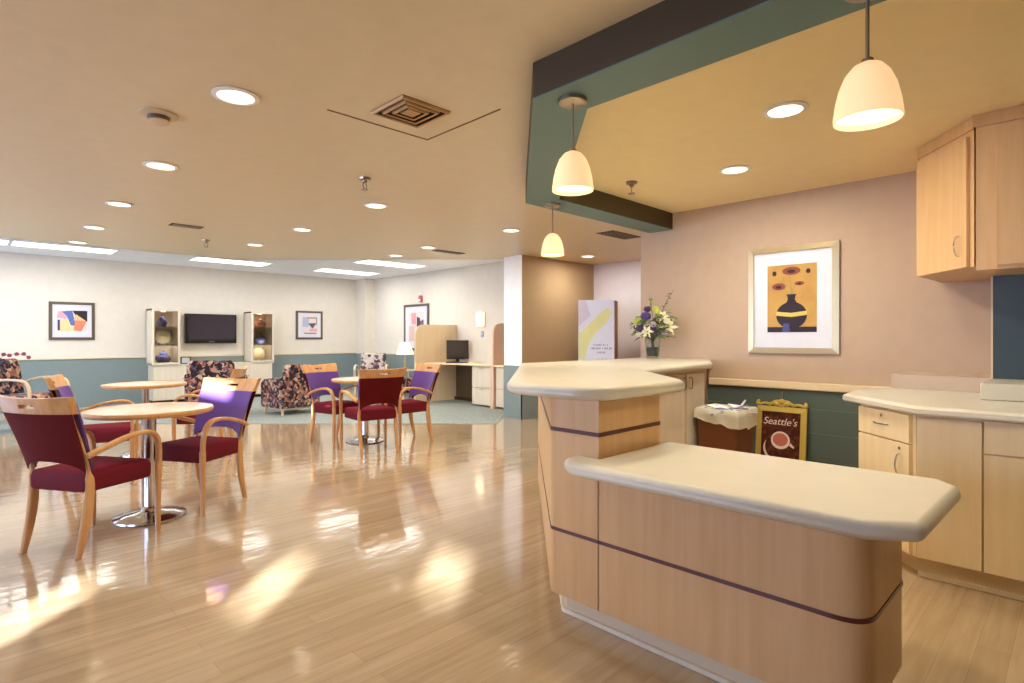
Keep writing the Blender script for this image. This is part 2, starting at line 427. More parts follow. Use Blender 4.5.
# smoke detector
s = empty('smoke_detector', 'beige round smoke detector on the ceiling near the largest recessed light', 'smoke detector', (0.81, 3.63, HC))
b = nb(); lathe(b, [(0, 0), (.095, 0), (.095, -.010), (.07, -.016), (0, -.016)], 32); obj('base_plate', b, mat('detector_beige', (202, 182, 150), .5), s, smooth=True)
b = nb(); lathe(b, [(.055, -.016), (.052, -.036), (0, -.036)], 32); obj('vent_band', b, mat('detector_dark', (92, 70, 50), .5), s, smooth=True)
b = nb(); lathe(b, [(0, -.034), (.05, -.034), (.055, -.044), (.04, -.054), (0, -.056)], 32); obj('cap', b, MATS['detector_beige'], s, smooth=True)
def sprinkler(x, y, z, t):
    s = empty('fire_sprinkler', t, 'sprinkler', (x, y, z), .6, 'ceiling fire sprinklers'); s.scale = (1.35, 1.35, 1.3)
    b = nb(); lathe(b, [(0, .003), (.035, .003), (.032, -.012), (.014, -.016), (.012, -.03), (0, -.03)], 20); obj('escutcheon', b, STEEL, s, smooth=True)
    b = nb()
    for q in (-1, 1): sweep(b, catmull([(q*.012, 0, -.028), (q*.024, 0, -.045), (q*.016, 0, -.062), (0, 0, -.07)], 4), .006, .006, n=6)
    obj('yoke', b, STEEL, s, smooth=True)
    b = nb(); lathe(b, [(0, -.07), (.02, -.07), (.02, -.074), (0, -.074)], 16); obj('deflector', b, STEEL, s)
sprinkler(2.28, 3.95, HC, 'metal sprinkler head hanging from the middle of the tan ceiling')
sprinkler(3.86, 2.55, HC, 'metal sprinkler head in the yellow kitchen ceiling above the short beam')
sprinkler(2.28, 7.87, HC, 'small distant sprinkler head in the ceiling toward the television wall')
# pendants
def pendant(x, y, t, first=None):
    if first: p = dup(first, (x, y, 2.304), 0, t)
    else:
        p = empty('pendant_lamp', t, 'pendant lamp', (x, y, 2.304), 0, 'dome pendant lamps under the teal beam')
        b = nb(); lathe(b, [(0, 0), (.064, 0), (.064, -.016), (.055, -.022), (0, -.022)], 32); obj('canopy', b, STEEL, p, smooth=True)
        b = nb(); lathe(b, [(.0055, -.02), (.0055, -.235)], 10); obj('rod', b, STEEL, p, smooth=True)
        b = nb(); lathe(b, [(0, -.225), (.016, -.226), (.017, -.24), (0, -.24)], 16); obj('cap', b, STEEL, p, smooth=True)
        b = nb()
        pr = [(.014, -.235), (.040, -.248), (.062, -.275), (.078, -.315), (.088, -.36), (.093, -.40), (.094, -.415)]
        lathe(b, pr + [(r-.004, z) for r, z in pr[::-1]], 40); obj('shade', b, SHADE, p, smooth=True)
        b = nb(); lathe(b, [(0, -.398), (.087, -.398), (.087, -.394), (0, -.394)], 32); obj('glowing_lens', b, SPOTE, p)
    area((x, y, 2.304-.42), 7, .16, (1, .86, .62))
    return p
p1 = pendant(2.00, 1.635, 'dome pendant lamp hanging at the corner of the beam, middle of the three by size')
pendant(3.45, 3.03, 'smallest dome pendant lamp, farthest back above the counter', p1)
pendant(2.00, .47, 'largest dome pendant lamp, nearest at the upper right', p1)

# ------------------------------------------------------------------ reception island
isl = empty('reception_island', 'pale maple reception island with dark inlay stripes wrapping from low desk to wall', 'counter', (0, 0, 0))
foot = rpoly([(1.88, .44), (2.33, .44), (2.33, 1.405), (1.88, 1.405)], [.10, .03, 0, 0])
H = [(1.88, 1.40), (2.35, 1.40), (3.20, 2.25), (4.48, 2.25), (XW-.02, 2.53), (XW-.02, 3.05), (3.30, 3.05), (1.88, 1.66)]
Hp = rpoly(H, [0, 0, 0, 0, 0, 0, 0, .05])
b = nb(); prism(b, foot, .10, .673); obj('low_body', b, MAPLE, isl, smooth=True)
b = nb(); prism(b, Hp, .10, .965); obj('tall_body', b, MAPLE, isl, smooth=True)
b = nb(); UN = [(1.88, .44), (2.33, .44), (2.33, 1.38), (3.20, 2.25), (4.48, 2.25), (XW-.02, 2.53), (XW-.02, 3.05), (3.27, 3.05), (1.88, 1.66)]
prism(b, rpoly(offset(UN, -.065), [.08, .02, 0, 0, 0, 0, 0, 0, .04]), 0, .11); obj('plinth', b, PLINTH, isl, smooth=True)
b = nb()
prism(b, rpoly(offset(UN, -.05), [.09, .02, 0, 0, 0, 0, 0, 0, .04]), 0, .018); obj('floor_lip', b, mat('lip_cream', (232, 220, 196), .3), isl, smooth=True)
b = nb(); prism(b, rpoly(offset([(1.88, .44), (2.33, .44), (2.33, 1.39), (1.88, 1.39)], .003), [.10, .03, 0, 0]), .376, .390)
prism(b, rpoly([(1.877, 1.39), (2.0, 1.39), (2.0, 1.78), (3.4, 3.0), (XW-.03, 3.0), (XW-.03, 3.053), (3.299, 3.053), (1.877, 1.661)], [0, 0, 0, 0, 0, 0, 0, .05]), .376, .390)
obj('inlay_stripe', b, STRIPE, isl, smooth=True)
b = nb(); prism(b, rpoly([(1.877, 1.397), (2.353, 1.397), (2.40, 1.444), (2.2, 1.60), (3.4, 3.0), (XW-.03, 3.0), (XW-.03, 3.053), (3.299, 3.053), (1.877, 1.661)], [0]*8+[.05]), .813, .830)
obj('inlay_stripe', b, STRIPE, isl, smooth=True)
for (x0, x1) in ((3.26, 3.62), (3.64, 4.14), (4.16, 4.46)):
    b = nb(); box(b, x0, x1, 2.232, 2.25, .14, .93); d = obj('door', b, CREAMW, isl, bevel=.003, seg=2)
    hx = x1-.04 if x0 < 4 else x0+.04
    b = nb(); sweep(b, catmull([(hx, 2.232, .82), (hx, 2.205, .82), (hx, 2.205, .90), (hx, 2.232, .90)], 3), .008, .008, side=Vector((1, 0, 0)), n=6); obj('handle', b, STEEL, d, smooth=True)
# countertops
hi = [(1.785, 1.43), (1.865, 1.335), (2.45, 1.325), (2.53, 1.38), (3.20, 2.06), (4.44, 2.15), (XW-.003, 2.50), (XW-.003, 3.17), (3.22, 3.17), (1.84, 1.90), (1.785, 1.81)]
b = nb(); prism(b, hi, .966, 1.02)
tag(obj('raised_countertop', b, CTOP, bevel=.024, seg=5, angle=50), 'cream bullnosed raised countertop with angled corners, higher level of the island', 'countertop')
lo = [(1.73, .415), (1.82, .295), (2.37, .285), (2.455, .36), (2.42, 1.396), (1.876, 1.396), (1.876, 1.505), (1.78, 1.505), (1.73, 1.44)]
b = nb(); prism(b, lo, .674, .73)
tag(obj('desk_countertop', b, CTOP, bevel=.025, seg=5, angle=40), 'cream bullnosed low countertop in the right foreground, projecting from the island', 'countertop')

# ------------------------------------------------------------------ kitchen base cabinets
def handle(bm, p0, p1, out, r=.008):
    p0, p1, out = Vector(p0), Vector(p1), Vector(out)
    a = p0+out*.6+(p1-p0)*.08; c = p1+out*.6-(p1-p0)*.08
    sweep(bm, catmull([p0, a, (p0+p1)/2+out, c, p1], 4), r, r, side=out.cross(p1-p0).normalized(), n=6)
fx = 3.48
# straight run units, facing -X
def base_unit(y0, y1, label, drawer=True, narrow=False):
    u = empty('base_cabinet', label, 'cabinet', (fx, (y0+y1)/2, 0), 0, 'kitchen base cabinets')
    h = (y1-y0)/2
    b = nb(); box(b, .02, .58, -h, h, .10, .832); obj('body', b, MAPLE_CAB, u)
    b = nb(); box(b, .06, .50, -h, h, 0, .10); obj('plinth', b, PLINTH, u)
    b = nb(); box(b, .045, .06, -h, h, 0, .02); obj('floor_lip', b, MATS['lip_cream'], u)
    zt = .67 if drawer else .822
    b = nb(); box(b, 0, .02, -h+.003, h-.003, .105, zt-.004); d = obj('door', b, MAPLE_CAB, u, bevel=.002, seg=1)
    if drawer:
        b = nb(); box(b, 0, .02, -h+.003, h-.003, zt+.003, .826); obj('drawer', b, MAPLE_CAB, u, bevel=.002, seg=1)
base_unit(.341, .603, 'narrow flat panel base cabinet between the angled end cabinet and the drawer cabinet', drawer=False)
base_unit(-.25, .34, 'base cabinet with a drawer above its door at the right edge')
base_unit(-.86, -.26, 'base cabinet just outside the right edge of the view, beside the drawer cabinet')
# angled end unit: front face from (3.48,.65) to (3.79,.94)
A0, A1 = Vector((3.50, .635)), Vector((3.80, .945)); dv = (A1-A0).normalized(); nrm = Vector((-dv.y, dv.x))
ang = math.atan2(dv.y, dv.x); L = (A1-A0).length
u = empty('angled_cabinet', 'angled end cabinet with a keyed drawer over a narrow door, facing the raised counter', 'cabinet', (A0.x, A0.y, 0), ang)
b = nb()
Ri = Matrix.Rotation(-ang, 2)
def loc2(x, y): q = Ri @ (Vector((x, y))-A0); return (q.x, q.y)
pts = [loc2(*p) for p in [(3.50, .605), (4.555, .605), (4.555, .98), (4.25, 1.0), (3.82, .965)]]
prism(b, [(0, -.02), pts[0], pts[1], pts[2], pts[3], (L, -.02)], .10, .832); obj('body', b, MAPLE_CAB, u)
b = nb(); prism(b, [(.03, -.08), (.06, -.3), (.5, -.5), (L-.03, -.08)], 0, .10); obj('plinth', b, PLINTH, u)
b = nb(); box(b, .004, L-.01, -.02, 0, .675, .822); d = obj('drawer', b, MAPLE_CAB, u, bevel=.002, seg=1)
b = nb(); handle(b, (L/2-.055, 0, .75), (L/2+.055, 0, .75), (0, .026, 0)); obj('handle', b, CHROME, d, smooth=True)
b = nb(); ball(b, (L/2, .004, .795), .009, sy=.4); obj('lock', b, CHROME, d, smooth=True)
b = nb(); box(b, .004, L-.01, -.02, 0, .105, .668); d = obj('door', b, MAPLE_CAB, u, bevel=.002, seg=1)
b = nb(); handle(b, (.07, 0, .50), (.07, 0, .61), (0, .026, 0)); obj('handle', b, CHROME, d, smooth=True)
b = nb(); ball(b, (.07, .004, .64), .009, sy=.4); obj('lock', b, CHROME, d, smooth=True)
# worktop
kt = [(3.42, -.9), (4.52, -.9), (4.56, .40), (4.56, .95), (4.25, 1.05), (3.86, 1.04), (3.42, .60)]
b = nb(); prism(b, [(3.42, -.9), (4.56, -.9), (4.56, .96), (4.25, 1.07), (3.86, 1.04), (3.42, .60)], .834, .88)
tag(obj('kitchen_worktop', b, CTOP, bevel=.02, seg=4, angle=50), 'cream kitchen worktop with rounded edge along the right wall', 'countertop')
b = nb(); box(b, 4.565, XW, -.9, .93, 0, .972); struct('wall_ledge', b, mat('splash_tan', (190, 170, 150), .4))
b = nb(); box(b, 4.02, 4.555, -.9, .405, .881, .972)
tag(obj('ledge_block', b, CTOP, bevel=.006), 'raised cream splash block on the kitchen worktop below the dark teal panel', 'splashback')
b = nb(); box(b, 4.52, 4.555, -.9, .402, .973, 1.60); struct('trim_14', b, mat('dark_teal_panel', (52, 66, 70), .4))
b = nb(); box(b, 4.515, 4.52, .395, .404, .973, 1.60); struct('trim_15', b, RAILM)
b = nb(); box(b, 4.556, XW, -.9, .38, .973, HC); struct('wall_recess', b, WALLK)
# faucet base peeking at right edge
fct = empty('faucet', 'small chrome faucet on the worktop at the right edge', 'faucet', (3.92, .13, .88))
b = nb(); lathe(b, [(0, 0), (.028, 0), (.026, .02), (.012, .03), (.012, .06), (0, .06)], 20); obj('base', b, CHROME, fct, smooth=True)
b = nb(); sweep(b, catmull([(0, 0, .05), (0, 0, .16), (-.05, -.05, .22), (-.12, -.1, .19)], 6), .02, .02, n=10); obj('spout', b, CHROME, fct, smooth=True)
fct.location = (3.92, -.05, .88)
# upper cabinets
def upper(name, label, pts, fa, fb, z0=1.60, z1=2.40):
    u = empty(name, label, 'cabinet', (fa[0], fa[1], z0), 0, 'kitchen wall cabinets')
    P = [(p[0]-fa[0], p[1]-fa[1]) for p in pts]
    b = nb(); prism(b, P, 0, z1-z0); obj('body', b, MAPLE, u)
    b = nb(); prism(b, offset(P, .012), z1-z0, HC-z0-.002); obj('crown', b, MAPLE, u)
    return u
UF = 4.08
u = upper('wall_cabinet', 'angled wall cabinet with one narrow handled door at the end of the upper run', [(4.10, .44), (4.55, .39), (XW-.005, .39), (XW-.005, .74), (4.53, .765)], (4.10, .44), (4.53, .765), 1.625)
dv = Vector((4.53-4.10, .765-.44)).normalized(); L = math.hypot(.43, .325)
nn = Vector((-dv.y, dv.x))
b = nb()
def dp(a, o): q = dv*a + nn*o; return (q.x, q.y)
prism(b, [dp(.035, 0), dp(L, 0), dp(L, .02), dp(.035, .02)], .0, .745); d = obj('door', b, MAPLE, u, bevel=.002, seg=1)
b = nb(); q = dv*.10+nn*.02; handle(b, (q.x, q.y, .07), (q.x, q.y, .19), (nn.x*.028, nn.y*.028, 0)); obj('handle', b, CHROME, d, smooth=True)
u = upper('wall_cabinet', 'straight wall cabinet at the right edge above the dark teal panel', [(UF, -.20), (4.55, -.20), (4.55, .385), (UF, .43)], (UF, .43), None, 1.60)
b = nb(); box(b, -.018, 0, -.60, -.09, .02, .79); obj('door', b, MAPLE, u, bevel=.002, seg=1)
u = upper('wall_cabinet', 'wall cabinet just beyond the right edge of the view', [(UF, -.86), (4.55, -.86), (4.55, -.21), (UF, -.21)], (UF, -.21), None, 1.60)
b = nb(); box(b, -.018, 0, -.62, -.03, .02, .79); obj('door', b, MAPLE, u, bevel=.002, seg=1)

# ------------------------------------------------------------------ pictures (local x right, z up, -y out)
def flat(name, pts, y, m, parent, t=.0015):
    b = nb(); vprism(b, pts, y-t, y); return obj(name, b, m, parent)
def ell(cx, cz, rx, rz, n=28, a0=0, a1=2*PI): return [(cx+rx*math.cos(a0+(a1-a0)*k/n), cz+rz*math.sin(a0+(a1-a0)*k/n)) for k in range(n + (0 if abs(a1-a0-2*PI) < 1e-6 else 1))]
def picture(label, loc, rz, w, h, fw, fm, mw, group=None, depth=.03):
    p = empty('framed_picture', label, 'picture', loc, rz, group)
    b = nb(); ring(b, -w/2, w/2, -h/2, h/2, fw, -depth, -.001, .006); obj('frame', b, fm, p)
    flat('mat_board', [(-w/2+fw, -h/2+fw), (w/2-fw, -h/2+fw), (w/2-fw, h/2-fw), (-w/2+fw, h/2-fw)], -.012, MATB, p, .003)
    return p
# vase picture
p = picture('framed poppies in a dark round vase on gold, wide champagne frame', (XW-.001, 1.765, 1.55), -PI/2, .735, .925, .05, SILVER, .1)
W, Hh = .40, .58
cz = .01
art = flat('artwork', [(-W/2, -Hh/2+cz), (W/2, -Hh/2+cz), (W/2, Hh/2+cz), (-W/2, Hh/2+cz)], -.0155, wood('art_gold', (194, 154, 84), (176, 134, 70), .6, (1, 1, 1), 4), p)
vd = mat('art_dark', (48, 34, 44), .6); rd = mat('art_rust', (136, 70, 52), .6); yl = mat('art_yellow', (206, 186, 90), .6); gn = mat('art_olive', (150, 140, 74), .6)
flat('painted_table', [(-W/2, -Hh/2+cz), (W/2, -Hh/2+cz), (W/2, -Hh/2+.045+cz), (-W/2, -Hh/2+.045+cz)], -.0175, vd, art)
flat('painted_vase', ell(.0, -.135, .125, .115) , -.0195, vd, art)
flat('painted_vase_neck', [(-.045, -.03), (.045, -.03), (.028, .0), (.034, .035), (.045, .045), (-.045, .045), (-.034, .035), (-.028, .0)], -.0195, vd, art)
flat('painted_band', [(x, -.125-.025+.03*abs(x)*4) for x in [-.124+.031*k for k in range(9)]] + [(x, -.095-.02+.03*abs(x)*4) for x in [.124-.031*k for k in range(9)]], -.0215, yl, art)
flat('painted_cloth', [(-.075, -Hh/2+cz), (-.01, -Hh/2+cz), (-.02, -.205), (-.065, -.205)], -.0215, mat('art_blue', (70, 78, 128), .6), art)
for (x0, x1, x2, z2) in ((0, .0, -.02, .235), (.01, -.02, -.10, .105), (.0, .03, .07, .14), (-.01, -.08, -.06, .20)):
    c = catmull([(x0, 0, .045), (x1, 0, .12), (x2, 0, z2)], 6)
    flat('painted_stem', [(q.x-.003, q.z) for q in c]+[(q.x+.003, q.z) for q in c[::-1]], -.0165-.0005, gn, art)
for (x, z, rx, rz_) in ((0, .245, .075, .035), (-.105, .115, .055, .03), (.065, .135, .04, .018), (-.14, .23, .018, .022), (.135, .235, .018, .02)):
    flat('painted_bloom', ell(x, z, rx, rz_, 14), -.0195, rd if rx > .02 else vd, art)
    if rx > .02: flat('painted_bloom_centre', ell(x, z-.004, rx*.45, rz_*.45, 12), -.021, vd, art)
# back wall abstract 1
def abstract(p, w, h, shapes):
    art = flat('artwork', [(-w/2, -h/2), (w/2, -h/2), (w/2, h/2), (-w/2, h/2)], -.0155, mat('art_paper', (220, 206, 204), .7), p)
    for k, (c, pts) in enumerate(shapes):
        flat('painted_shape', [(x*w/2, z*h/2) for x, z in pts], -.0165-.0004*k, mat('art_%d_%d_%d' % c, c, .7), art)
p = picture('framed abstract print with blue, orange and black shapes, left of the television wall', (1.45, YB-.001, 1.515), 0, .635, .655, .045, DKFRAME, .08, 'abstract prints in dark frames')
abstract(p, .42, .36, [((228, 206, 150), [(-.9, -1), (.1, -1), (.3, .2), (-.7, .1)]), ((214, 160, 180), [(-1, .3), (-.3, .2), (-.2, .9), (-.9, .9)]), ((92, 110, 170), [(-.7, .9), (0, 1), (.25, -.5), (-.1, -.4), (-.35, .5)]),
    ((46, 32, 46), [(.0, 1), (1, 1), (1, -.05), (.3, .4)]), ((226, 132, 100), [(.1, -.9), (.6, -1), (.95, .0), (.2, .1)]), ((236, 190, 130), [(.1, .1), (.95, -.02), (.25, .65)]), ((60, 60, 110), [(-.95, -.9), (-.8, -.9), (-.8, .1), (-.95, .1)])])
p = picture('squarish framed abstract print of grey and pink lines right of the television', (5.72, YB-.001, 1.51), 0, .625, .64, .045, DKFRAME, .08, 'abstract prints in dark frames')
abstract(p, .36, .40, [((176, 178, 204), [(-.9, -.2), (-.1, -.2), (-.1, .9), (-.9, .9)]), ((166, 140, 120), [(-.3, .75), (1, .75), (1, .9), (-.3, .9)]), ((84, 88, 100), [(-.2, .2), (.9, .25), (.4, -.4)]),
    ((226, 160, 170), [(0, -.7), (1, -.7), (1, -.4), (0, -.4)]), ((150, 130, 140), [(-.7, -1), (.9, -1), (.9, -.85), (-.7, -.85)]), ((166, 140, 120), [(.85, 0), (1, 0), (1, .8), (.85, .8)])])
p = picture('tall framed abstract print behind the desk partition on the right far wall', (XD-.001, 10.17, 1.45), -PI/2, .92, 1.00, .05, DKFRAME, .1, 'abstract prints in dark frames')
abstract(p, .58, .66, [((220, 150, 156), [(-.6, .2), (.0, .2), (.0, .95), (-.6, .95)]), ((70, 62, 70), [(.1, -.6), (.5, -.2), (.5, .6), (.1, .7)]), ((120, 90, 110), [(.5, -.1), (.95, .1), (.95, .5), (.5, .4)]),
    ((206, 180, 170), [(-.9, -.9), (-.2, -.9), (-.2, .1), (-.9, .1)]), ((230, 214, 170), [(0, -1), (.4, -1), (.4, -.6), (0, -.6)])])
# fire alarm strobe, sconce, switch plates
f = empty('fire_alarm', 'small red fire alarm strobe above the tall abstract print', 'fire alarm', (XD, 10.0, 2.06), -PI/2)
b = nb(); box(b, -.05, .05, -.045, 0, -.07, .07); obj('housing', b, mat('alarm_red', (196, 96, 92), .4), f, bevel=.008)
b = nb(); box(b, -.03, .03, -.06, -.045, -.055, -.01); obj('strobe_lens', b, WHITE, f, bevel=.004)
f = empty('wall_sconce', 'glowing rectangular wall sconce above the computer desk', 'wall lamp', (XD, 8.06, 1.575), -PI/2)
b = nb(); vprism(b, rpoly([(-.11, -.14), (.11, -.14), (.11, .14), (-.11, .14)], .03), -.02, 0); obj('back_plate', b, STEEL, f)
b = nb()
for k in range(12):
    pass
prism(b, [(-.10+.20*k/12, -.02-.09*math.sin(PI*k/12)) for k in range(13)], -.13, .13); obj('shade', b, SCON, f, smooth=True)
area((XD-.16, 8.06, 1.60), 5, .2, (1, .86, .6), rot=(0, PI/2, 0))
f = empty('light_switch', 'small blue-grey wall plate directly below the sconce', 'wall plate', (XD, 8.03, 1.295), -PI/2)
b = nb(); box(b, -.04, .04, -.008, 0, -.06, .06); obj('plate', b, mat('plate_blue', (150, 176, 206), .4), f, bevel=.002)
b = nb(); box(b, -.01, .01, -.018, -.008, -.02, .02); obj('toggle', b, WHITE, f)
f = empty('light_switch', 'white wall plate on the corridor wall left of the flower vase', 'wall plate', (7.82, 4.77, 1.12), -PI/2)
b = nb(); box(b, -.05, .05, -.008, 0, -.09, .09); obj('plate', b, WHITE, f, bevel=.002)
b = nb(); box(b, -.012, .012, -.018, -.008, -.02, .02); obj('toggle', b, WHITE, f)

# ------------------------------------------------------------------ dining chairs
def post_x(z): return .035+.04*math.sin(min(1, z/.46)*PI/2) - .15*max(0, (z-.42)/.48)**1.3
def make_chair(label):
    t = empty('armchair', label, 'chair', (0, 0, 0), 0, 'upholstered dining armchairs')
    # seat cushion
    b = nb()
    base = rpoly([(.045, -.205), (.47, -.238), (.47, .238), (.045, .205)], [.03, .05, .05, .03], 5)
    cx, cy = .27, 0
    lay = [(.88, .352), (.97, .356), (1.0, .37), (1.0, .43), (.975, .452), (.93, .463), (.7, .470), (.35, .474)]
    rows = [[b.verts.new((cx+(x-cx)*s, cy+(y-cy)*s, z)) for x, y in base] for s, z in lay]
    n = len(base)
    for r0, r1 in zip(rows[:-1], rows[1:]):
        for k in range(n): b.faces.new((r0[k], r0[(k+1) % n], r1[(k+1) % n], r1[k]))
    b.faces.new(rows[0][::-1]); b.faces.new(rows[-1]); obj('seat', b, SEATF, t, smooth=True)
    # back: front and rear panels
    def surf(u, v, off):
        z0 = .50 - .0 + .035*(1-u*u) - .03*(abs(u)**6); z = z0+(.808-z0)*v
        hw = .205+.036*((z-.45)/.36)
        x = post_x(z) - .045*(1-u*u) + off
        return (x, u*hw, z)
    def panel(off0, off1, name, m):
        b = nb(); NU, NV = 14, 10
        G0 = [[b.verts.new(surf(-1+2*i/NU, j/NV, off0)) for i in range(NU+1)] for j in range(NV+1)]
        def puff(i, j): 
            e = min(i, NU-i)/2.0; f = min(j, NV-j)/2.0
            return min(1, e)**.5*min(1, f)**.5
        G1 = [[b.verts.new(surf((-1+2*i/NU)*.995, j/NV, off0+(off1-off0)*(.35+.65*puff(i, j)))) for i in range(NU+1)] for j in range(NV+1)]
        for j in range(NV):
            for i in range(NU):
                b.faces.new((G0[j][i], G0[j][i+1], G0[j+1][i+1], G0[j+1][i])); b.faces.new((G1[j][i], G1[j+1][i], G1[j+1][i+1], G1[j][i+1]))
        for j in range(NV):
            b.faces.new((G0[j][0], G0[j+1][0], G1[j+1][0], G1[j][0])); b.faces.new((G0[j][NU], G1[j][NU], G1[j+1][NU], G0[j+1][NU]))
        for i in range(NU):
            b.faces.new((G0[0][i], G1[0][i], G1[0][i+1], G0[0][i+1])); b.faces.new((G0[NV][i], G0[NV][i+1], G1[NV][i+1], G1[NV][i]))
        return obj(name, b, m, t, smooth=True)
    panel(-.024, -.003, 'back_cover', WINE)
    panel(.026, -.003, 'backrest', WINE_DAYLIT)
    # top rail with hand slot
    b = nb(); NU, NV = 20, 5
    def rs(u, v, off):
        z = .806 + .090*v + (.010*(u*u))*v - .004*(1-v)*(1-u*u)
        hw = .243+.018*v; return (post_x(z)-.045*(1-u*u)+off, u*hw, z)
    hole = lambda i, j: i in (9, 10, 8, 11) and j == 2
    F = [[b.verts.new(rs(-1+2*i/NU, j/NV, .018)) for i in range(NU+1)] for j in range(NV+1)]
    Bk = [[b.verts.new(rs(-1+2*i/NU, j/NV, -.020)) for i in range(NU+1)] for j in range(NV+1)]
    for j in range(NV):
        for i in range(NU):
            if hole(i, j): continue
            b.faces.new((F[j][i], F[j][i+1], F[j+1][i+1], F[j+1][i])); b.faces.new((Bk[j][i], Bk[j+1][i], Bk[j+1][i+1], Bk[j][i+1]))
    for e in [e for e in b.edges if len(e.link_faces) == 1]:
        pass
    def rim(idx):
        for (j0, i0), (j1, i1) in zip(idx, idx[1:]+idx[:1]):
            b.faces.new((F[j0][i0], F[j1][i1], Bk[j1][i1], Bk[j0][i0]))
    outer = [(0, i) for i in range(NU)]+[(j, NU) for j in range(NV)]+[(NV, i) for i in range(NU, 0, -1)]+[(j, 0) for j in range(NV, 0, -1)]
    rim(outer); rim([(2, 8), (2, 9), (2, 10), (2, 11), (2, 12), (3, 12), (3, 11), (3, 10), (3, 9), (3, 8)])
    obj('top_rail', b, CHAIRW, t, bevel=.004, seg=2, angle=50)
    for s in (-1, 1):
        zs_ = [0, .1, .2, .3, .4, .5, .6, .7, .81]
        path = catmull([(post_x(z) - .025*(max(0, .3-z)/.3)**1.5, s*(.196 + .012*min(1, z/.4) - .006*math.sin(z*3)), z) for z in zs_], 3)
        b = nb(); sweep(b, path, lambda f: .028+.008*math.sin(PI*min(1, f*1.7)) if f < .58 else .022, lambda f: .028+.022*math.sin(PI*min(1, f*1.4)) if f < .58 else .016, n=12, power=.55); obj('leg', b, CHAIRW, t, smooth=True)
        arm = [(.035, s*.232, .565), (.12, s*.252, .598), (.23, s*.264, .632), (.34, s*.268, .648), (.415, s*.267, .638), (.460, s*.264, .595), (.477, s*.260, .52), (.480, s*.257, .44)]
        b = nb(); sweep(b, catmull(arm, 5), lambda f: .046-.014*max(0, f-.5)*2, .026, n=12, power=.55); obj('arm', b, CHAIRW, t, smooth=True)
        leg = [(.480, s*.257, .44), (.478, s*.255, .3), (.475, s*.254, .15), (.478, s*.255, 0)]
        b = nb(); sweep(b, catmull(leg, 4), lambda f: .032-.006*f, lambda f: .040-.014*f, n=12, power=.55); obj('leg', b, CHAIRW, t, smooth=True)
    return t
def face(dx, dy): return math.atan2(dy, dx)
chairs = [
 ((.37, 4.055), (.85, .53), 'dining armchair nearest at the left, its wine back turned to the viewer'),
 ((1.495, 4.70), (-.87, -.50), 'dining armchair with daylight-violet front right of the nearest round table'),
 ((.66, 5.97), (.97, -.25), 'dining armchair seen side-on behind the nearest chair, partly hidden'),
 ((2.09, 6.34), (-.87, .49), 'dining armchair drawn to the middle table, mostly hidden by the daylight-violet chair'),
 ((3.15, 6.43), (.25, -.97), 'left of the three armchairs at the far table, beside the floral club chair'),
 ((3.18, 5.19), (.16, .99), 'armchair with its wine back square to the viewer at the far table'),
 ((4.08, 5.67), (-1, .06), 'right-hand armchair at the far table, in front of the computer desk'),
]
c0 = None
for (x, y), f_, t in chairs:
    if c0 is None:
        c0 = make_chair(t); c0.location = (x, y, 0); c0.rotation_euler = (0, 0, face(*f_))
    else: dup(c0, (x, y, 0), face(*f_), t)
# ------------------------------------------------------------------ pedestal tables
def make_table(label):
    t = empty('round_table', label, 'table', (0, 0, 0), 0, 'round pedestal tables')
    b = nb(); lathe(b, [(0, .712), (.35, .712), (.369, .716), (.369, .738), (.35, .742), (0, .742)], 56); obj('tabletop', b, TOPL, t, smooth=True)
    b = nb(); lathe(b, [(.367, .708), (.379, .711), (.385, .727), (.379, .741), (.367, .743), (.367, .708)], 56); obj('edge_band', b, CHAIRW, t, smooth=True)
    b = nb(); lathe(b, [(.036, .04), (.036, .70)], 24); obj('column', b, CHROME, t, smooth=True)
    b = nb(); lathe(b, [(0, .70), (.16, .70), (.16, .709), (0, .709)], 20); obj('mount_plate', b, BLACK, t)
    b = nb(); lathe(b, [(0, 0), (.212, 0), (.218, .006), (.215, .014), (.18, .022), (.15, .034), (.10, .040), (.06, .048), (.045, .07), (.036, .075)], 48); obj('base', b, CHROME, t, smooth=True)
    return t
t0 = make_table('nearest round pedestal table with wood edge and chrome base, left foreground'); t0.location = (.95, 4.48, 0)
dup(t0, (1.43, 6.96, 0), 0, 'middle round pedestal table behind the nearest one, in front of the television wall')
dup(t0, (3.46, 5.99, 0), 0, 'farthest round pedestal table, ringed by three armchairs left of the white pillar')

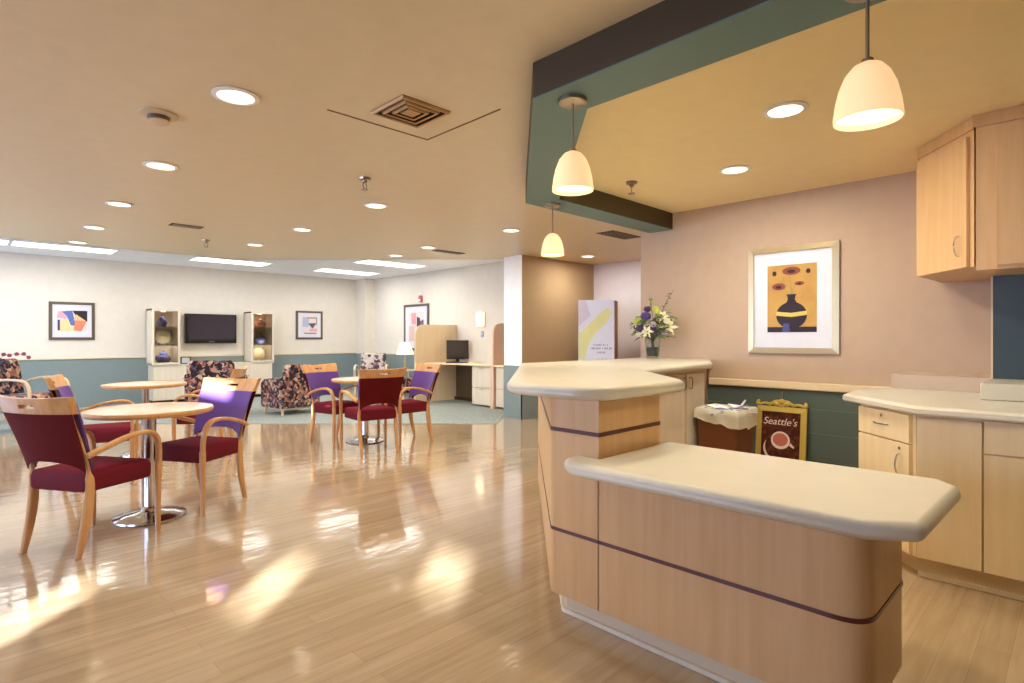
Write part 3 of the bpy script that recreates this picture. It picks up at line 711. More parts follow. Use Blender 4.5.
# ------------------------------------------------------------------ lounge seating
def club(label, loc, rz, fab=FAB):
    t = empty('club_chair', label, 'armchair', loc, rz, 'floral club chairs')   # faces +y
    def rb(name, x0, x1, y0, y1, z0, z1, bv=.05):
        b = nb(); box(b, x0, x1, y0, y1, z0, z1); return obj(name, b, fab, t, bevel=bv, seg=4)
    rb('seat_base', -.30, .30, -.26, .36, .12, .32, .02)
    rb('seat_cushion', -.265, .265, -.18, .38, .32, .46)
    b = nb(); vprism(b, [(-.32, .12), (.32, .12), (.34, .5), (.33, .84), (.28, .865), (-.28, .865), (-.33, .84), (-.34, .5)], -.36, -.22)
    for v in b.verts: v.co.y -= .10*max(0, v.co.z-.3)
    obj('backrest', b, fab, t, bevel=.045, seg=4)
    for s in (-1, 1):
        b = nb()
        prof = rpoly([(-.32, .12), (.36, .12), (.38, .52), (.30, .60), (-.34, .66)], [.03, .04, .06, .06, .05])
        x0, x1 = (.27, .385) if s > 0 else (-.385, -.27)
        va = [b.verts.new((x0, p[0], p[1])) for p in prof]; vb = [b.verts.new((x1, p[0], p[1])) for p in prof]
        n = len(prof); b.faces.new(va[::-1]); b.faces.new(vb)
        for i in range(n): b.faces.new((va[i], va[(i+1) % n], vb[(i+1) % n], vb[i]))
        obj('arm', b, fab, t, bevel=.03, seg=3, angle=50)
        for q in (-1, 1):
            b = nb(); sweep(b, [(s*.31, q*.27+.02, .13), (s*.33, q*.31+.02, 0)], lambda f: .05-.02*f, lambda f: .05-.02*f, n=8); obj('leg', b, LIGHTW, t, smooth=True)
    b = nb(); box(b, -.33, .33, -.31, .34, .095, .12); obj('base_rail', b, LIGHTW, t, bevel=.004)
    return t
k0 = club('dark floral club chair seen from behind, left of the far dining table', (3.90, 9.07, .006), .12); k0.scale = (.9, .9, .92)
club('dark floral club chair right in front of the media cabinet', (3.02, 9.85, .006), -.55)
def lounge(label, loc, rz, fab):
    t = empty('lounge_chair', label, 'armchair', loc, rz, 'open-arm wooden lounge chairs')   # faces +y
    b = nb(); box(b, -.27, .27, -.22, .30, .30, .44); obj('seat_cushion', b, fab, t, bevel=.04, seg=4)
    b = nb(); box(b, -.27, .27, -.32, -.20, .42, .88)
    for v in b.verts: v.co.y -= .2*max(0, v.co.z-.4)
    obj('backrest', b, fab, t, bevel=.045, seg=4)
    for s in (-1, 1):
        b = nb(); sweep(b, catmull([(s*.31, -.38, 0), (s*.31, -.34, .3), (s*.31, -.30, .52), (s*.32, -.1, .62), (s*.32, .15, .635), (s*.32, .30, .60), (s*.315, .345, .48), (s*.31, .33, .25), (s*.31, .35, 0)], 5), .045, .03, side=Vector((1, 0, 0)), n=10)
        obj('arm_frame', b, LIGHTW, t, smooth=True)
    b = nb(); box(b, -.31, .31, .26, .29, .25, .30); box(b, -.31, .31, -.26, -.23, .25, .30); obj('rail', b, LIGHTW, t, bevel=.005)
    return t
lounge('pale floral lounge chair with open wooden arms in the far corner', (6.36, 10.72, .006), 2.5, FABL)
lounge('open-arm pale wood lounge chair with floral back at the left edge of the view', (.66, 9.96, .006), -2.36, FAB).scale = (1, 1, 1.06)
ot = empty('ottoman', 'floral ottoman on wooden legs below the table lamp, half hidden', 'ottoman', (6.22, 9.32, .006), .3)
b = nb(); box(b, -.27, .27, -.22, .22, .16, .44); obj('cushion', b, FAB, ot, bevel=.04, seg=4)
for sx in (-1, 1):
    for sy in (-1, 1):
        b = nb(); sweep(b, [(sx*.22, sy*.17, .17), (sx*.24, sy*.19, 0)], lambda f: .045-.015*f, lambda f: .045-.015*f, n=8); obj('leg', b, LIGHTW, ot, smooth=True)
# side table and lamp
def side_table(label, loc, r=.25, h=.55):
    t = empty('side_table', label, 'side table', loc)
    b = nb(); lathe(b, [(0, h-.03), (r-.01, h-.03), (r, h-.015), (r-.01, h), (0, h)], 32); obj('tabletop', b, LIGHTW, t, smooth=True)
    for k in range(3):
        a = k*2*PI/3+.4; b = nb(); sweep(b, [(.6*r*math.cos(a), .6*r*math.sin(a), h-.03), (.85*r*math.cos(a), .85*r*math.sin(a), 0)], .03, .03, n=8); obj('leg', b, LIGHTW, t, smooth=True)
    b = nb(); lathe(b, [(0, .18), (r*.6, .18), (r*.6, .2), (0, .2)], 24); obj('shelf', b, LIGHTW, t)
side_table('small round wooden side table carrying the table lamp', (6.75, 10.05, .006))
l = empty('table_lamp', 'table lamp with a glowing cream pleated shade near the tall abstract print', 'table lamp', (6.75, 10.05, .556))
b = nb(); lathe(b, [(0, 0), (.08, 0), (.08, .015), (.03, .03), (.018, .08), (.03, .16), (.018, .24), (.012, .40), (0, .40)], 24); obj('base', b, mat('lamp_base', (196, 170, 120), .3, .4), l, smooth=True)
b = nb()
pr = [(.20, .345), (.15, .50), (.105, .625)]
lathe(b, pr+[(r-.004, z) for r, z in pr[::-1]]+[pr[0]], 36); obj('shade', b, LSHADE, l, smooth=True)
b = nb(); ball(b, (0, 0, .44), .03); obj('bulb', b, SPOTE, l, smooth=True)
l.scale = (.92, .92, .92)
# orchid at left edge
side_table('small round side table with the orchid, hidden behind the left lounge chair', (.52, 10.95, .006), .24, .58)
o_ = empty('orchid', 'potted orchid with dark pink blossoms arching in from the left edge', 'plant', (.52, 10.95, .586))
b = nb(); lathe(b, [(0, 0), (.06, 0), (.085, .13), (.078, .13), (.055, .02), (0, .02)], 24); obj('pot', b, WHITE, o_, smooth=True)
b = nb()
for k in range(5):
    a = k*1.3; d = Vector((math.cos(a), math.sin(a), 0)); pts = [Vector((0, 0, .1)), d*.08+Vector((0, 0, .2)), d*.17+Vector((0, 0, .16))]
    sweep(b, catmull(pts, 4), lambda f: .012+.04*math.sin(PI*min(1, f+.05)), .004, side=Vector((-d.y, d.x, 0)), n=6)
obj('leaf', b, mat('leaf_green', (70, 100, 60), .5), o_, smooth=True)
stem = catmull([(0, 0, .1), (-.06, 0, .28), (-.02, -.02, .38), (.12, -.03, .40), (.28, -.04, .36)], 6)
b = nb(); sweep(b, stem, .006, .006, n=6); obj('stem', b, MATS['leaf_green'], o_, smooth=True)
for k, i in enumerate((8, 12, 15, 18, 21, 23)):
    p = stem[min(i, len(stem)-1)]; b = nb()
    for q in range(5):
        a = q*2*PI/5+k; ball(b, (p.x+.014*math.cos(a), p.y-.01, p.z+.014*math.sin(a)+.02*math.sin(k*2.1)), .015, 1, .25, 1, 8, 6)
    obj('blossom', b, mat('orchid_pink', (168, 70, 96) if k % 2 else (150, 56, 84), .5), o_, smooth=True)

# ------------------------------------------------------------------ media wall
Y0 = 11.93
mb = empty('media_cabinet', 'long low cream media cabinet under the television', 'cabinet', (3.60, Y0, .006))
b = nb(); box(b, -1.02, 1.13, .02, .41, .06, .69); obj('body', b, CREAMW, mb)
b = nb(); box(b, -1.05, 1.16, -.0, .415, .69, .72); obj('top', b, CREAMW, mb, bevel=.006)
b = nb(); box(b, -.98, 1.09, .06, .38, 0, .06); obj('plinth', b, DARKGAP, mb)
for k in range(4):
    x0 = -1.02+k*.5375
    b = nb(); box(b, x0+.006, x0+.5315, 0, .02, .07, .68); d = obj('door', b, CREAMW, mb, bevel=.003, seg=1)
    b = nb(); ball(b, (x0+(.49 if k % 2 == 0 else .05), -.012, .45), .014); obj('knob', b, STEEL, d, smooth=True)
def tower(label, x, w=.46):
    t = empty('display_tower', label, 'cabinet', (x, Y0, .727), 0, 'glass-fronted display towers')
    z1 = 1.03
    b = nb()
    for q in [(-w/2, -w/2+.035, 0, .40, 0, z1), (w/2-.035, w/2, 0, .40, 0, z1), (-w/2, w/2, 0, .40, z1-.03, z1), (-w/2, w/2, 0, .40, 0, .02), (-w/2, w/2, .385, .40, 0, z1)]: box(b, *q)
    obj('body', b, CREAMW, t)
    for z in (.35, .68):
        b = nb(); box(b, -w/2+.035, w/2-.035, .012, .385, z, z+.018); obj('shelf', b, CREAMW, t)
    d_ = nb(); ring(d_, -w/2+.004, w/2-.004, .004, z1-.004, .035, -.018, 0); d = obj('door', d_, CREAMW, t)
    b = nb(); box(b, -w/2+.04, w/2-.04, -.010, -.006, .04, z1-.04); g_ = obj('glass_pane', b, GLASS, d)
    b = nb(); lathe(b, [(0, z1-.04), (.04, z1-.04), (.04, z1-.03), (0, z1-.03)], 16, 0, .2); obj('added_puck_light', b, LAMPE, t)  # puck and the two lamps below are added to brighten the tower interior
    area((x, Y0+.12, 1.71), 1.6, .06, (1, .93, .82))
    area((x, Y0+.03, 1.05), 1.2, .2, (1, .95, .88), rot=(PI/2, 0, 0))
    return t
tower('left glass-fronted display tower beside the television', 2.78)
tower('right glass-fronted display tower beside the television', 4.53)
def jar(label, x, z, c, r=.07, h=.18, cat='vase'):
    t = empty('jar', label, cat, (x, Y0+.19, z), 0, None)
    m = mat('glaze_%d_%d_%d' % c, c, .25)
    b = nb(); lathe(b, [(0, 0), (r*.6, 0), (r, h*.4), (r*.9, h*.7), (r*.45, h*.9), (r*.5, h), (r*.4, h), (0, h*.9)], 24); obj('body', b, m, t, smooth=True)
    b = nb(); lathe(b, [(0, h), (r*.55, h), (r*.4, h+.02), (.012, h+.03), (.018, h+.05), (0, h+.06)], 20); obj('lid', b, m, t, smooth=True)
def plate(label, x, z, c=(222, 206, 160), r=.13):
    t = empty('plate', label, 'plate', (x, Y0+.22, z), 0)
    b = nb(); lathe(b, [(0, .012), (r*.6, .012), (r, -.004), (r, -.010), (r*.6, .002), (0, .002)], 32)
    R_ = Matrix.Rotation(-PI/2+.18, 4, 'X') ; bmesh.ops.transform(b, matrix=Matrix.Translation((0, 0, r*1.0+.012)) @ Matrix.Rotation(PI/2-.15, 4, 'X'), verts=b.verts)
    obj('dish', b, mat('plate_glaze', c, .3), t, smooth=True)
    b = nb()
    for s in (-1, 1): sweep(b, catmull([(s*.06, -.05, .03), (s*.06, -.045, .005), (s*.06, .02, .005), (s*.05, .06, .12)], 4), .008, .008, side=Vector((1, 0, 0)), n=6)
    obj('stand', b, mat('stand_wood', (60, 44, 34), .5), t, smooth=True)
zb = [.727+.0215, .727+.369, .727+.699]
jar('blue-violet jar on the top shelf of the left display tower', 2.76, zb[2], (84, 84, 150), .09, .17)
plate('round cream plate on the middle shelf of the left display tower', 2.78, zb[1])
jar('broad slate blue jar on the bottom shelf of the left display tower', 2.78, zb[0], (104, 108, 160), .13, .18)
jar('coral pink jar on the top shelf of the right display tower', 4.54, zb[2], (220, 150, 130), .12, .17)
jar('slate blue jar on the middle shelf of the right display tower', 4.54, zb[1], (96, 104, 150), .12, .18)
plate('round cream plate on the bottom shelf of the right display tower', 4.53, zb[0])
tv = empty('television', 'flat black wall television between the two display towers', 'television', (3.645, YB-.02, 1.405), 0)
b = nb(); box(b, -.47, .47, -.11, -.03, -.29, .29); obj('housing', b, BLACK, tv, bevel=.008)
b = nb(); box(b, -.435, .435, -.114, -.11, -.225, .262); obj('screen', b, SCREEN, tv)
b = nb(); box(b, -.05, .05, -.115, -.11, -.262, -.25); obj('logo', b, mat('logo_silver', (180, 180, 186), .3, .8), tv)
b = nb(); box(b, -.2, .2, -.03, .019, -.15, .15); obj('wall_mount', b, BLACK, tv)
pf = empty('photo_frame', 'small dark tabletop photo frame on the media cabinet beside the left tower', 'photo frame', (3.13, Y0+.10, .727), .1)
b = nb(); ring(b, -.085, .085, .002, .135, .015, -.012, 0); obj('frame', b, BLACK, pf)
b = nb(); box(b, -.07, .07, -.006, -.002, .017, .12); obj('photo', b, mat('photo_pale', (196, 204, 212), .4), pf)
b = nb(); sweep(b, [(0, 0, .1), (0, .06, .003)], .02, .004, side=Vector((1, 0, 0)), n=4); obj('easel_back', b, BLACK, pf)

# ------------------------------------------------------------------ computer desks
FXD = 6.62
def drawers(label, y0, y1):
    t = empty('drawer_cabinet', label, 'cabinet', (FXD, (y0+y1)/2, .006), 0, 'desk drawer cabinets')
    h = (y1-y0)/2
    b = nb(); box(b, .02, .48, -h, h, .03, .712); obj('body', b, CREAMW, t)
    for z0, z1 in ((.035, .33), (.345, .70)):
        b = nb(); box(b, 0, .02, -h+.004, h-.004, z0, z1); d = obj('drawer', b, CREAMW, t, bevel=.002, seg=1)
        b = nb(); box(b, -.012, 0, -.05, .05, z1-.03, z1-.02); obj('pull', b, STEEL, d)
drawers('white two-drawer desk pedestal left of the divider, under the computer desk', 7.225, 7.74)
drawers('white two-drawer desk pedestal right of the divider, beside the pillar', 6.50, 7.11)
dk = empty('desk', 'built-in beige desk against the far right wall holding the computer', 'desk', (0, 0, .006))
b = nb(); prism(b, rpoly([(6.58, 7.22), (7.115, 7.22), (7.115, 8.77), (6.30, 8.77), (6.30, 8.62), (6.58, 8.1)], [0, 0, 0, .02, .1, .1]), .715, .75); obj('desktop', b, MAPLE_CAB, dk, bevel=.008)
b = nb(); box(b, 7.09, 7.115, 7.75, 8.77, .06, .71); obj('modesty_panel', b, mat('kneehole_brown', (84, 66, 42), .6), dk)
b = nb(); box(b, 7.05, 7.115, 7.75, 8.77, 0, .06); obj('base', b, DARKGAP, dk)
dk = empty('desk', 'second built-in beige desk between the divider and the white pillar', 'desk', (0, 0, .006))
b = nb(); box(b, 6.58, 7.115, 6.33, 7.12, .715, .75); obj('desktop', b, MAPLE_CAB, dk, bevel=.008)
b = nb(); box(b, 6.62, 7.10, 6.40, 6.44, 0, .714); obj('end_panel', b, CREAMW, dk)
# partitions (in the x,z plane)
b = nb(); vprism(b, rpoly([(6.13, 0), (7.12, 0), (7.12, 1.47), (6.13, 1.47)], [0, 0, 0, .22], 8), 8.78, 8.82)
pp = obj('partition_panel', b, wood('tan_panel', (226, 202, 166), (220, 194, 156), .4)); pp.location.z = .006
tag(pp, 'tall tan desk partition with rounded top corner behind the monitor', 'partition')
pd = empty('partition_divider', 'pinkish desk divider with rounded top between the two desks, beside the white pillar', 'partition', (0, 0, .006))
b = nb(); vprism(b, rpoly([(6.60, .75), (7.12, .75), (7.12, 1.47), (6.60, 1.47)], [0, 0, 0, .2], 8), 7.15, 7.19); obj('upper_panel', b, wood('peach_panel', (228, 194, 168), (222, 186, 160), .45), pd)
b = nb(); box(b, 6.58, 7.12, 7.13, 7.21, 0, .749); obj('lower_post', b, MATS['peach_panel'], pd)
# monitor and keyboard
mo = empty('computer_monitor', 'black computer monitor on the desk in front of the tan partition', 'monitor', (6.86, 8.44, .756), math.radians(-44))
b = nb(); box(b, -.21, .21, -.03, .01, .06, .42); obj('housing', b, BLACK, mo, bevel=.008)
b = nb(); box(b, -.19, .19, -.033, -.03, .10, .40); obj('screen', b, mat('monitor_screen', (66, 58, 48), .25), mo)
b = nb(); box(b, -.03, .03, -.005, .03, .0, .1); obj('neck', b, BLACK, mo)
b = nb(); lathe(b, [(0, 0), (.11, 0), (.10, .012), (0, .016)], 28); obj('foot', b, BLACK, mo, smooth=True)
kb = empty('keyboard', 'black keyboard lying before the computer monitor', 'keyboard', (6.68, 8.24, .756), math.radians(-44))
b = nb(); box(b, -.20, .20, -.07, .07, 0, .015); obj('tray', b, BLACK, kb, bevel=.004)
b = nb()
for r_ in range(5):
    for c_ in range(14): box(b, -.19+c_*.0275, -.168+c_*.0275, -.058+r_*.024, -.038+r_*.024, .015, .021)
obj('keys', b, mat('keys_grey', (46, 46, 48), .5), kb)

# ------------------------------------------------------------------ corridor display sign
sg = empty('display_stand', 'tall white display stand with a yellow swoosh in front of the tan corridor wall', 'display stand', (6.95, 5.22, 0), math.radians(-64))
b = nb(); box(b, -.27, .27, 0, .34, 0, 1.79); obj('body', b, wood('stand_brown', (166, 118, 76), (148, 100, 62), .5), sg)
b = nb(); box(b, -.275, .275, -.02, -.0, .05, 1.80); fp = obj('front_panel', b, mat('panel_lilac_white', (226, 228, 240), .35), sg)
def fl(name, pts, y, m): b = nb(); vprism(b, pts, y-.001, y); return obj(name, b, m, fp)
fl('swoosh', [(-.27, 1.28), (-.16, 1.38), (.02, 1.56), (.17, 1.68), (.24, 1.60), (.17, 1.46), (-.02, 1.28), (-.13, 1.08), (-.17, .9), (-.27, .9)], -.0205, mat('swoosh_yellow', (224, 224, 158), .5))
fl('lilac_corner', [(-.274, 1.40), (-.08, 1.56), (-.16, 1.795), (-.274, 1.795)], -.0205, mat('corner_lilac', (214, 206, 222), .5))
tx = mat('text_grey', (96, 100, 124), .6)
for k, (x0, x1, z, h) in enumerate(((-.04, .17, 1.10, .028), (-.08, .22, 1.045, .036), (.02, .14, .985, .030), (.02, .22, .90, .008))):
    b = nb(); x = x0; rr_ = random.Random(k)
    while x < x1:
        w_ = rr_.uniform(.010, .020)
        vprism(b, [(x, z), (x+w_*.4, z), (x+w_*.8, z+h), (x+w_*.3, z+h)], -.0215, -.0202); 
        if rr_.random() < .6: box(b, x, x+w_, -.0215, -.0202, z+h*.4, z+h*.6)
        x += w_+rr_.choice((.006, .006, .022))
    obj('lettering', b, tx, fp)

# ------------------------------------------------------------------ waste bin and gilt sign by the wall
bn = empty('waste_bin', 'brown square waste bin with pale liner folded over its rim, beside the gilt poster board', 'waste bin', (4.42, 2.03, 0), .0)
b = nb()
def frustum(bm, a0, a1, z0, z1, t=.006):
    o0 = rpoly([(-a0, -a0), (a0, -a0), (a0, a0), (-a0, a0)], .03, 3); o1 = rpoly([(-a1, -a1), (a1, -a1), (a1, a1), (-a1, a1)], .03, 3)
    s = (a1-t)/a1; rows = [[bm.verts.new((p[0], p[1], z0)) for p in o0], [bm.verts.new((p[0], p[1], z1)) for p in o1], [bm.verts.new((p[0]*s, p[1]*s, z1)) for p in o1], [bm.verts.new((p[0]*s, p[1]*s, z0+.02)) for p in o0]]
    n = len(o0)
    for r0, r1 in zip(rows[:-1], rows[1:]):
        for k in range(n): bm.faces.new((r0[k], r0[(k+1) % n], r1[(k+1) % n], r1[k]))
    bm.faces.new(rows[0][::-1]); bm.faces.new(rows[-1])
frustum(b, .14, .175, 0, .64); obj('bin', b, mat('bin_brown', (112, 66, 38), .5), bn, smooth=True)
b = nb(); n = 64; rows = []
for (s, z, am) in ((.86, .54, .003), (.88, .635, .003), (.97, .665, .004), (1.02, .65, .006), (1.04, .61, .005), (1.03, .58, .006), (1.04, .55, .007)):
    r_ = []
    for k in range(n):
        a = 2*PI*k/n; c, s_ = math.cos(a), math.sin(a); m_ = max(abs(c), abs(s_))**.85; rr = .185*s/m_
        w_ = am*math.sin(7*a+z*40)+am*.7*math.sin(13*a+z*25)
        r_.append(b.verts.new(((rr+w_*.5)*c, (rr+w_*.5)*s_, z+(w_ if z < .6 else w_*.3) + (.035*s_ if z < .57 else 0))))
    rows.append(r_)
for r0, r1 in zip(rows[:-1], rows[1:]):
    for k in range(n): b.faces.new((r0[k], r0[(k+1) % n], r1[(k+1) % n], r1[k]))
obj('liner', b, mat('liner_plastic', (216, 214, 196), .3), bn, smooth=True)
b = nb()
for k in range(9):
    M = Matrix.Translation((random.uniform(-.1, .1), random.uniform(-.1, .1), (.615+k*.007))) @ Matrix.Rotation(random.uniform(-.3, .3), 4, 'X') @ Matrix.Rotation(random.uniform(0, 3), 4, 'Z') @ Matrix.Diagonal((.13, .09, .006, 1))
    bmesh.ops.create_cube(b, size=1.6, matrix=M)
obj('paper_waste', b, speckle('paper_blue', [(226, 228, 232), (110, 120, 170), (236, 236, 236), (200, 204, 214)], 12), bn)
b = nb(); sweep(b, [(-.02, -.10, .64), (.02, -.15, .73)], .014, .014, n=8); obj('paper_cup_stick', b, WHITE, bn)

sb = empty('menu_board', 'gilt-framed coffee poster board with a scrolled crest, leaning on the teal wainscot', 'sign', (5.01, 1.83, 0), -PI/2)
LN = Matrix.Rotation(math.radians(-6), 4, 'X')
def ob2(name, b, m, par, **k):
    bmesh.ops.transform(b, matrix=LN, verts=b.verts); return obj(name, b, m, par, **k)
b = nb(); ring(b, -.205, .205, 0, .63, .045, -.03, -.005, .008); ob2('frame', b, GOLD, sb)
b = nb(); vprism(b, [(-.162, .043), (.162, .043), (.162, .588), (-.162, .588)], -.018, -.010); ps = ob2('poster', b, speckle('coffee_brown', [(70, 30, 24), (86, 38, 28), (60, 24, 20), (104, 52, 36)], 40, .5), sb)
b = nb()
for s in (-1, 1):
    sweep(b, catmull([(0, -.02, .68), (s*.05, -.02, .675), (s*.09, -.02, .65), (s*.14, -.02, .655), (s*.185, -.02, .645), (s*.20, -.02, .665), (s*.185, -.02, .672)], 5), .022, .022, n=8)
    sweep(b, catmull([(0, -.02, .63), (s*.04, -.025, .655), (s*.08, -.02, .66), (s*.10, -.02, .64)], 5), .018, .018, n=8)
    ball(b, (s*.045, -.02, .655), .022); ball(b, (s*.2, -.02, .65), .016)
ball(b, (0, -.02, .67), .028)
ob2('crest', b, GOLD, sb, smooth=True)
b = nb(); vprism(b, [(-.14, .05), (.11, .05), (.11, .10), (-.14, .10)], -.0195, -.018); ob2('printed_board', b, mat('print_tan', (150, 90, 60), .6), ps)
b = nb(); vprism(b, ell(.0, .345, .078, .075), -.0195, -.018); ob2('printed_cup', b, mat('print_cream', (236, 220, 210), .5), ps)
b = nb(); vprism(b, ell(.0, .350, .062, .055), -.0205, -.0195); ob2('printed_coffee', b, mat('print_rose', (196, 116, 96), .5), ps)
b = nb(); c = ell(-.03, .27, .11, .11, 20, PI*.85, PI*1.45); vprism(b, c+[(x*.82-.01, z+.02) for x, z in c[::-1]], -.0195, -.018); ob2('printed_saucer', b, MATS['print_cream'], ps)
b = nb(); vprism(b, [(.07, .31), (.11, .285), (.115, .30), (.085, .33)], -.0205, -.0195); ob2('printed_handle', b, MATS['print_cream'], ps)
c = bpy.data.curves.new('lettering', 'FONT'); c.body = "Seattle's"; c.size = .085; c.align_x = 'CENTER'; c.extrude = .0008; c.shear = .25; c.materials.append(MATS['print_cream'])
o = bpy.data.objects.new('lettering', c); COL.objects.link(o); o = tomesh(o); o.parent = ps; o.matrix_parent_inverse = Matrix.Identity(4)
o.matrix_local = LN @ Matrix.Translation((-.01, -.0195, .475)) @ Matrix.Rotation(PI/2, 4, 'X')
b = nb(); sweep(b, [(0, .002, .58), (0, .05, .06)], .03, .004, side=Vector((1, 0, 0)), n=4); ob2('back_strut', b, GOLD, sb)
hk = empty('wall_hook', 'thin metal hook on the wainscot above the gilt poster board', 'hook', (XW-.016, 1.84, .755), -PI/2)
b = nb(); sweep(b, catmull([(0, -.002, 0), (0, -.002, -.05), (0, -.012, -.075), (0, -.022, -.06)], 5), .007, .005, side=Vector((1, 0, 0)), n=6); obj('hook_wire', b, CHROME, hk, smooth=True)

# ------------------------------------------------------------------ flower arrangement
fv = empty('flower_arrangement', 'glass vase of white lilies, purple blooms and greenery on the raised counter', 'flower vase', (4.86, 2.97, 1.021))
b = nb(); pr = [(0, 0), (.055, 0), (.06, .01), (.068, .12), (.082, .24), (.078, .24), (.064, .12), (.054, .02), (0, .02)]
lathe(b, pr, 32); obj('vase', b, mat('vase_glass', (225, 235, 228), .03, trans=1), fv, smooth=True)
b = nb(); lathe(b, [(0, .022), (.052, .022), (.060, .11), (0, .11)], 24); obj('water', b, mat('water', (120, 140, 110), .05, trans=.6), fv, smooth=True)
G1 = mat('stem_green', (74, 104, 50), .5); G2 = mat('foliage_green', (96, 124, 66), .55); YG = mat('bud_green', (196, 204, 96), .5)
rnd = random.Random(3); heads = []
b = nb()
for k in range(20):
    a = rnd.uniform(0, 2*PI); ro = .17*math.sqrt(rnd.random()); z = .28+rnd.uniform(0, .20)-(ro*.3)
    h = Vector((ro*1.25*math.cos(a), ro*math.sin(a), z)); heads.append(h)
    sweep(b, catmull([(.03*math.cos(a+2), .03*math.sin(a+2), .03), (.02*math.cos(a), .02*math.sin(a), .2), h], 4), .005, .005, n=5)
obj('stems', b, G1, fv, smooth=True)
def leafm(bm, p, d, L, w):
    d = Vector(d).normalized(); s = d.cross(Vector((0, 0, 1))); s = s.normalized() if s.length > .01 else Vector((1, 0, 0))
    up = s.cross(d); prev = None
    for k in range(6):
        t = k/5; q = Vector(p)+d*L*t-Vector((0, 0, 1))*L*.35*t*t; ww = w*math.sin(PI*min(.98, t+.06))
        r_ = [bm.verts.new(q-s*ww), bm.verts.new(q+up*.006+Vector((0, 0, .002))), bm.verts.new(q+s*ww)]
        if prev: bm.faces.new((prev[0], prev[1], r_[1], r_[0])); bm.faces.new((prev[1], prev[2], r_[2], r_[1]))
        prev = r_
b = nb()
for k in range(110):
    a = rnd.uniform(0, 2*PI); z = rnd.uniform(.2, .42); r_ = rnd.uniform(.02, .13)
    leafm(b, (r_*math.cos(a), r_*math.sin(a), z), (math.cos(a), math.sin(a), rnd.uniform(-.2, .7)), rnd.uniform(.08, .14), rnd.uniform(.010, .02))
fo = obj('foliage', b, G2, fv, smooth=True); fo['kind'] = 'stuff'
def lily(p, d, R=.07):
    d = Vector(d).normalized(); q = d.to_track_quat('Z', 'Y').to_matrix(); b = nb()
    for k in range(6):
        a = k*PI/3; prev = None
        for i in range(6):
            t = i/5; rad = .008+R*t; zz = .03*math.sin(t*PI*.6)-.02*t*t; ww = .017*math.sin(PI*min(.97, t+.1))
            c_ = Vector((math.cos(a), math.sin(a), 0)); s_ = Vector((-math.sin(a), math.cos(a), 0))
            r_ = [b.verts.new(q @ (c_*rad+s_*o2*ww+Vector((0, 0, zz+abs(o2)*.004)))+Vector(p)) for o2 in (-1, 0, 1)]
            if prev: b.faces.new((prev[0], prev[1], r_[1], r_[0])); b.faces.new((prev[1], prev[2], r_[2], r_[1]))
            prev = r_
    o = obj('lily', b, mat('petal_cream', (236, 232, 200), .5), fv, smooth=True)
    b = nb()
    for k in range(5):
        a = k*1.257; sweep(b, [Vector(p), Vector(p)+q @ Vector((.015*math.cos(a), .015*math.sin(a), .045))], .003, .003, n=5)
    obj('stamens', b, YG, o, smooth=True)
vd_ = Vector((-.8, -.6, .1))      # camera side
lily((.03, -.16, .30), (-.8, -.5, .2), .085); lily((-.02, -.12, .40), (-.7, -.6, .5), .06); lily((-.12, -.02, .26), (-.9, -.2, .0), .06); lily((-.08, .09, .31), (-.9, .2, .2), .05)
def bloom(name, p, r, m):
    b = nb()
    for k in range(14):
        a = k*2.4; zz = 1-2*(k+.5)/14; rr = math.sqrt(1-zz*zz)
        ball(b, (p[0]+r*.6*rr*math.cos(a), p[1]+r*.6*rr*math.sin(a), p[2]+r*.6*zz), r*.5, 1, 1, .6, 8, 6)
    obj(name, b, m, fv, smooth=True)
PU = mat('petal_purple', (92, 70, 150), .5); PU2 = mat('petal_plum', (80, 56, 96), .5); LI = mat('petal_lilac', (196, 176, 206), .5)
bloom('purple_bloom', (-.09, .02, .41), .05, PU); bloom('plum_bloom', (-.14, .05, .29), .045, PU2); bloom('plum_bloom', (-.05, .03, .48), .035, PU2); bloom('purple_bloom', (-.08, -.08, .27), .04, PU2)
bloom('lilac_bloom', (-.1, -.06, .33), .035, LI); bloom('cream_bloom', (-.1, .08, .24), .04, mat('petal_cream', (236, 232, 200))); bloom('green_bud', (-.1, .12, .36), .035, YG); bloom('cream_bloom', (-.02, -.17, .36), .035, MATS['petal_cream']); bloom('plum_bloom', (-.1, -.02, .22), .04, PU2); bloom('lilac_bloom', (.0, -.13, .24), .03, LI); bloom('plum_bloom', (-.05, .15, .30), .03, PU2)
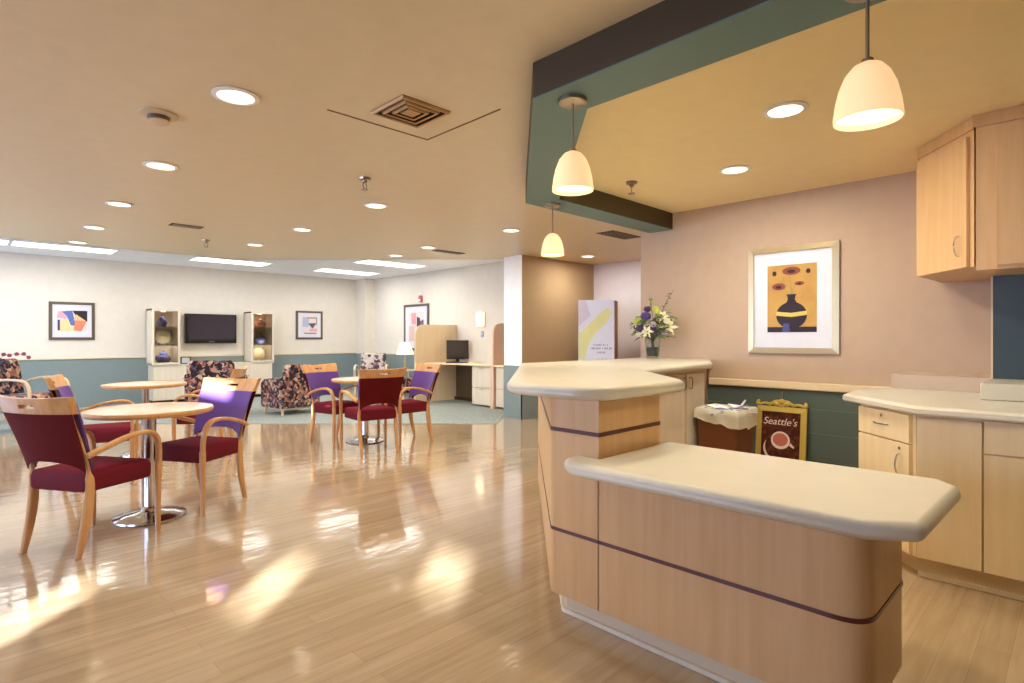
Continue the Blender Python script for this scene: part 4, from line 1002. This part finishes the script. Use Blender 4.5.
bloom('green_bud', (-.03, -.05, .48), .035, YG); bloom('green_bud', (-.08, -.1, .45), .028, YG); bloom('green_bud', (-.05, .1, .40), .03, YG); bloom('green_bud', (.0, .02, .56), .022, YG)
b = nb()
for (p, q_) in (((.0, -.08, .4), (.05, -.20, .66)), ((.0, 0, .4), (-.02, .02, .60)), ((0, .05, .3), (-.02, .26, .34)), ((0, .05, .25), (0, .22, .24))):
    pth = catmull([p, (Vector(p)+Vector(q_))/2+Vector((0, 0, .02)), q_], 5); sweep(b, pth, .004, .004, n=5)
    for k in range(3, 9): leafm(b, pth[k] if k < len(pth) else pth[-1], (rnd.uniform(-1, 1), rnd.uniform(-1, 1), .5), .035, .008)
obj('twig', b, mat('twig_dark', (84, 88, 70), .6), fv, smooth=True)

# ------------------------------------------------------------------ lights, world, camera
sun = bpy.data.lights.new('sun', 'SUN'); sun.energy = 60; sun.angle = math.radians(.8); sun.color = (.82, .91, 1.0)
so = bpy.data.objects.new('sun', sun); COL.objects.link(so)
d = Vector((SD.x*math.cos(EL), SD.y*math.cos(EL), -math.sin(EL))); so.rotation_euler = d.to_track_quat('-Z', 'Y').to_euler()
wd = bpy.data.worlds.new('world'); bpy.context.scene.world = wd; wd.use_nodes = True
bg = wd.node_tree.nodes['Background']; bg.inputs['Color'].default_value = (.6, .75, 1, 1); bg.inputs['Strength'].default_value = 1

cam = bpy.data.cameras.new('camera'); co = bpy.data.objects.new('camera', cam); COL.objects.link(co)
co.location = (0, 0, 1.22); co.rotation_euler = (PI/2, 0, math.radians(45.4-90))
cam.sensor_width = 36; cam.lens = 565/1024*36; cam.shift_y = -3.5/1024; cam.clip_start = .05
sc = bpy.context.scene; sc.camera = co
sc.view_settings.view_transform = 'Standard'; sc.view_settings.look = 'None'; sc.view_settings.exposure = 0.07; sc.view_settings.gamma = 1
sc.view_settings.use_curve_mapping = False
sc.cycles.use_denoising = True
sc.cycles.max_bounces = 10; sc.cycles.diffuse_bounces = 6; sc.cycles.sample_clamp_indirect = 6; sc.cycles.caustics_reflective = False; sc.cycles.caustics_refractive = False
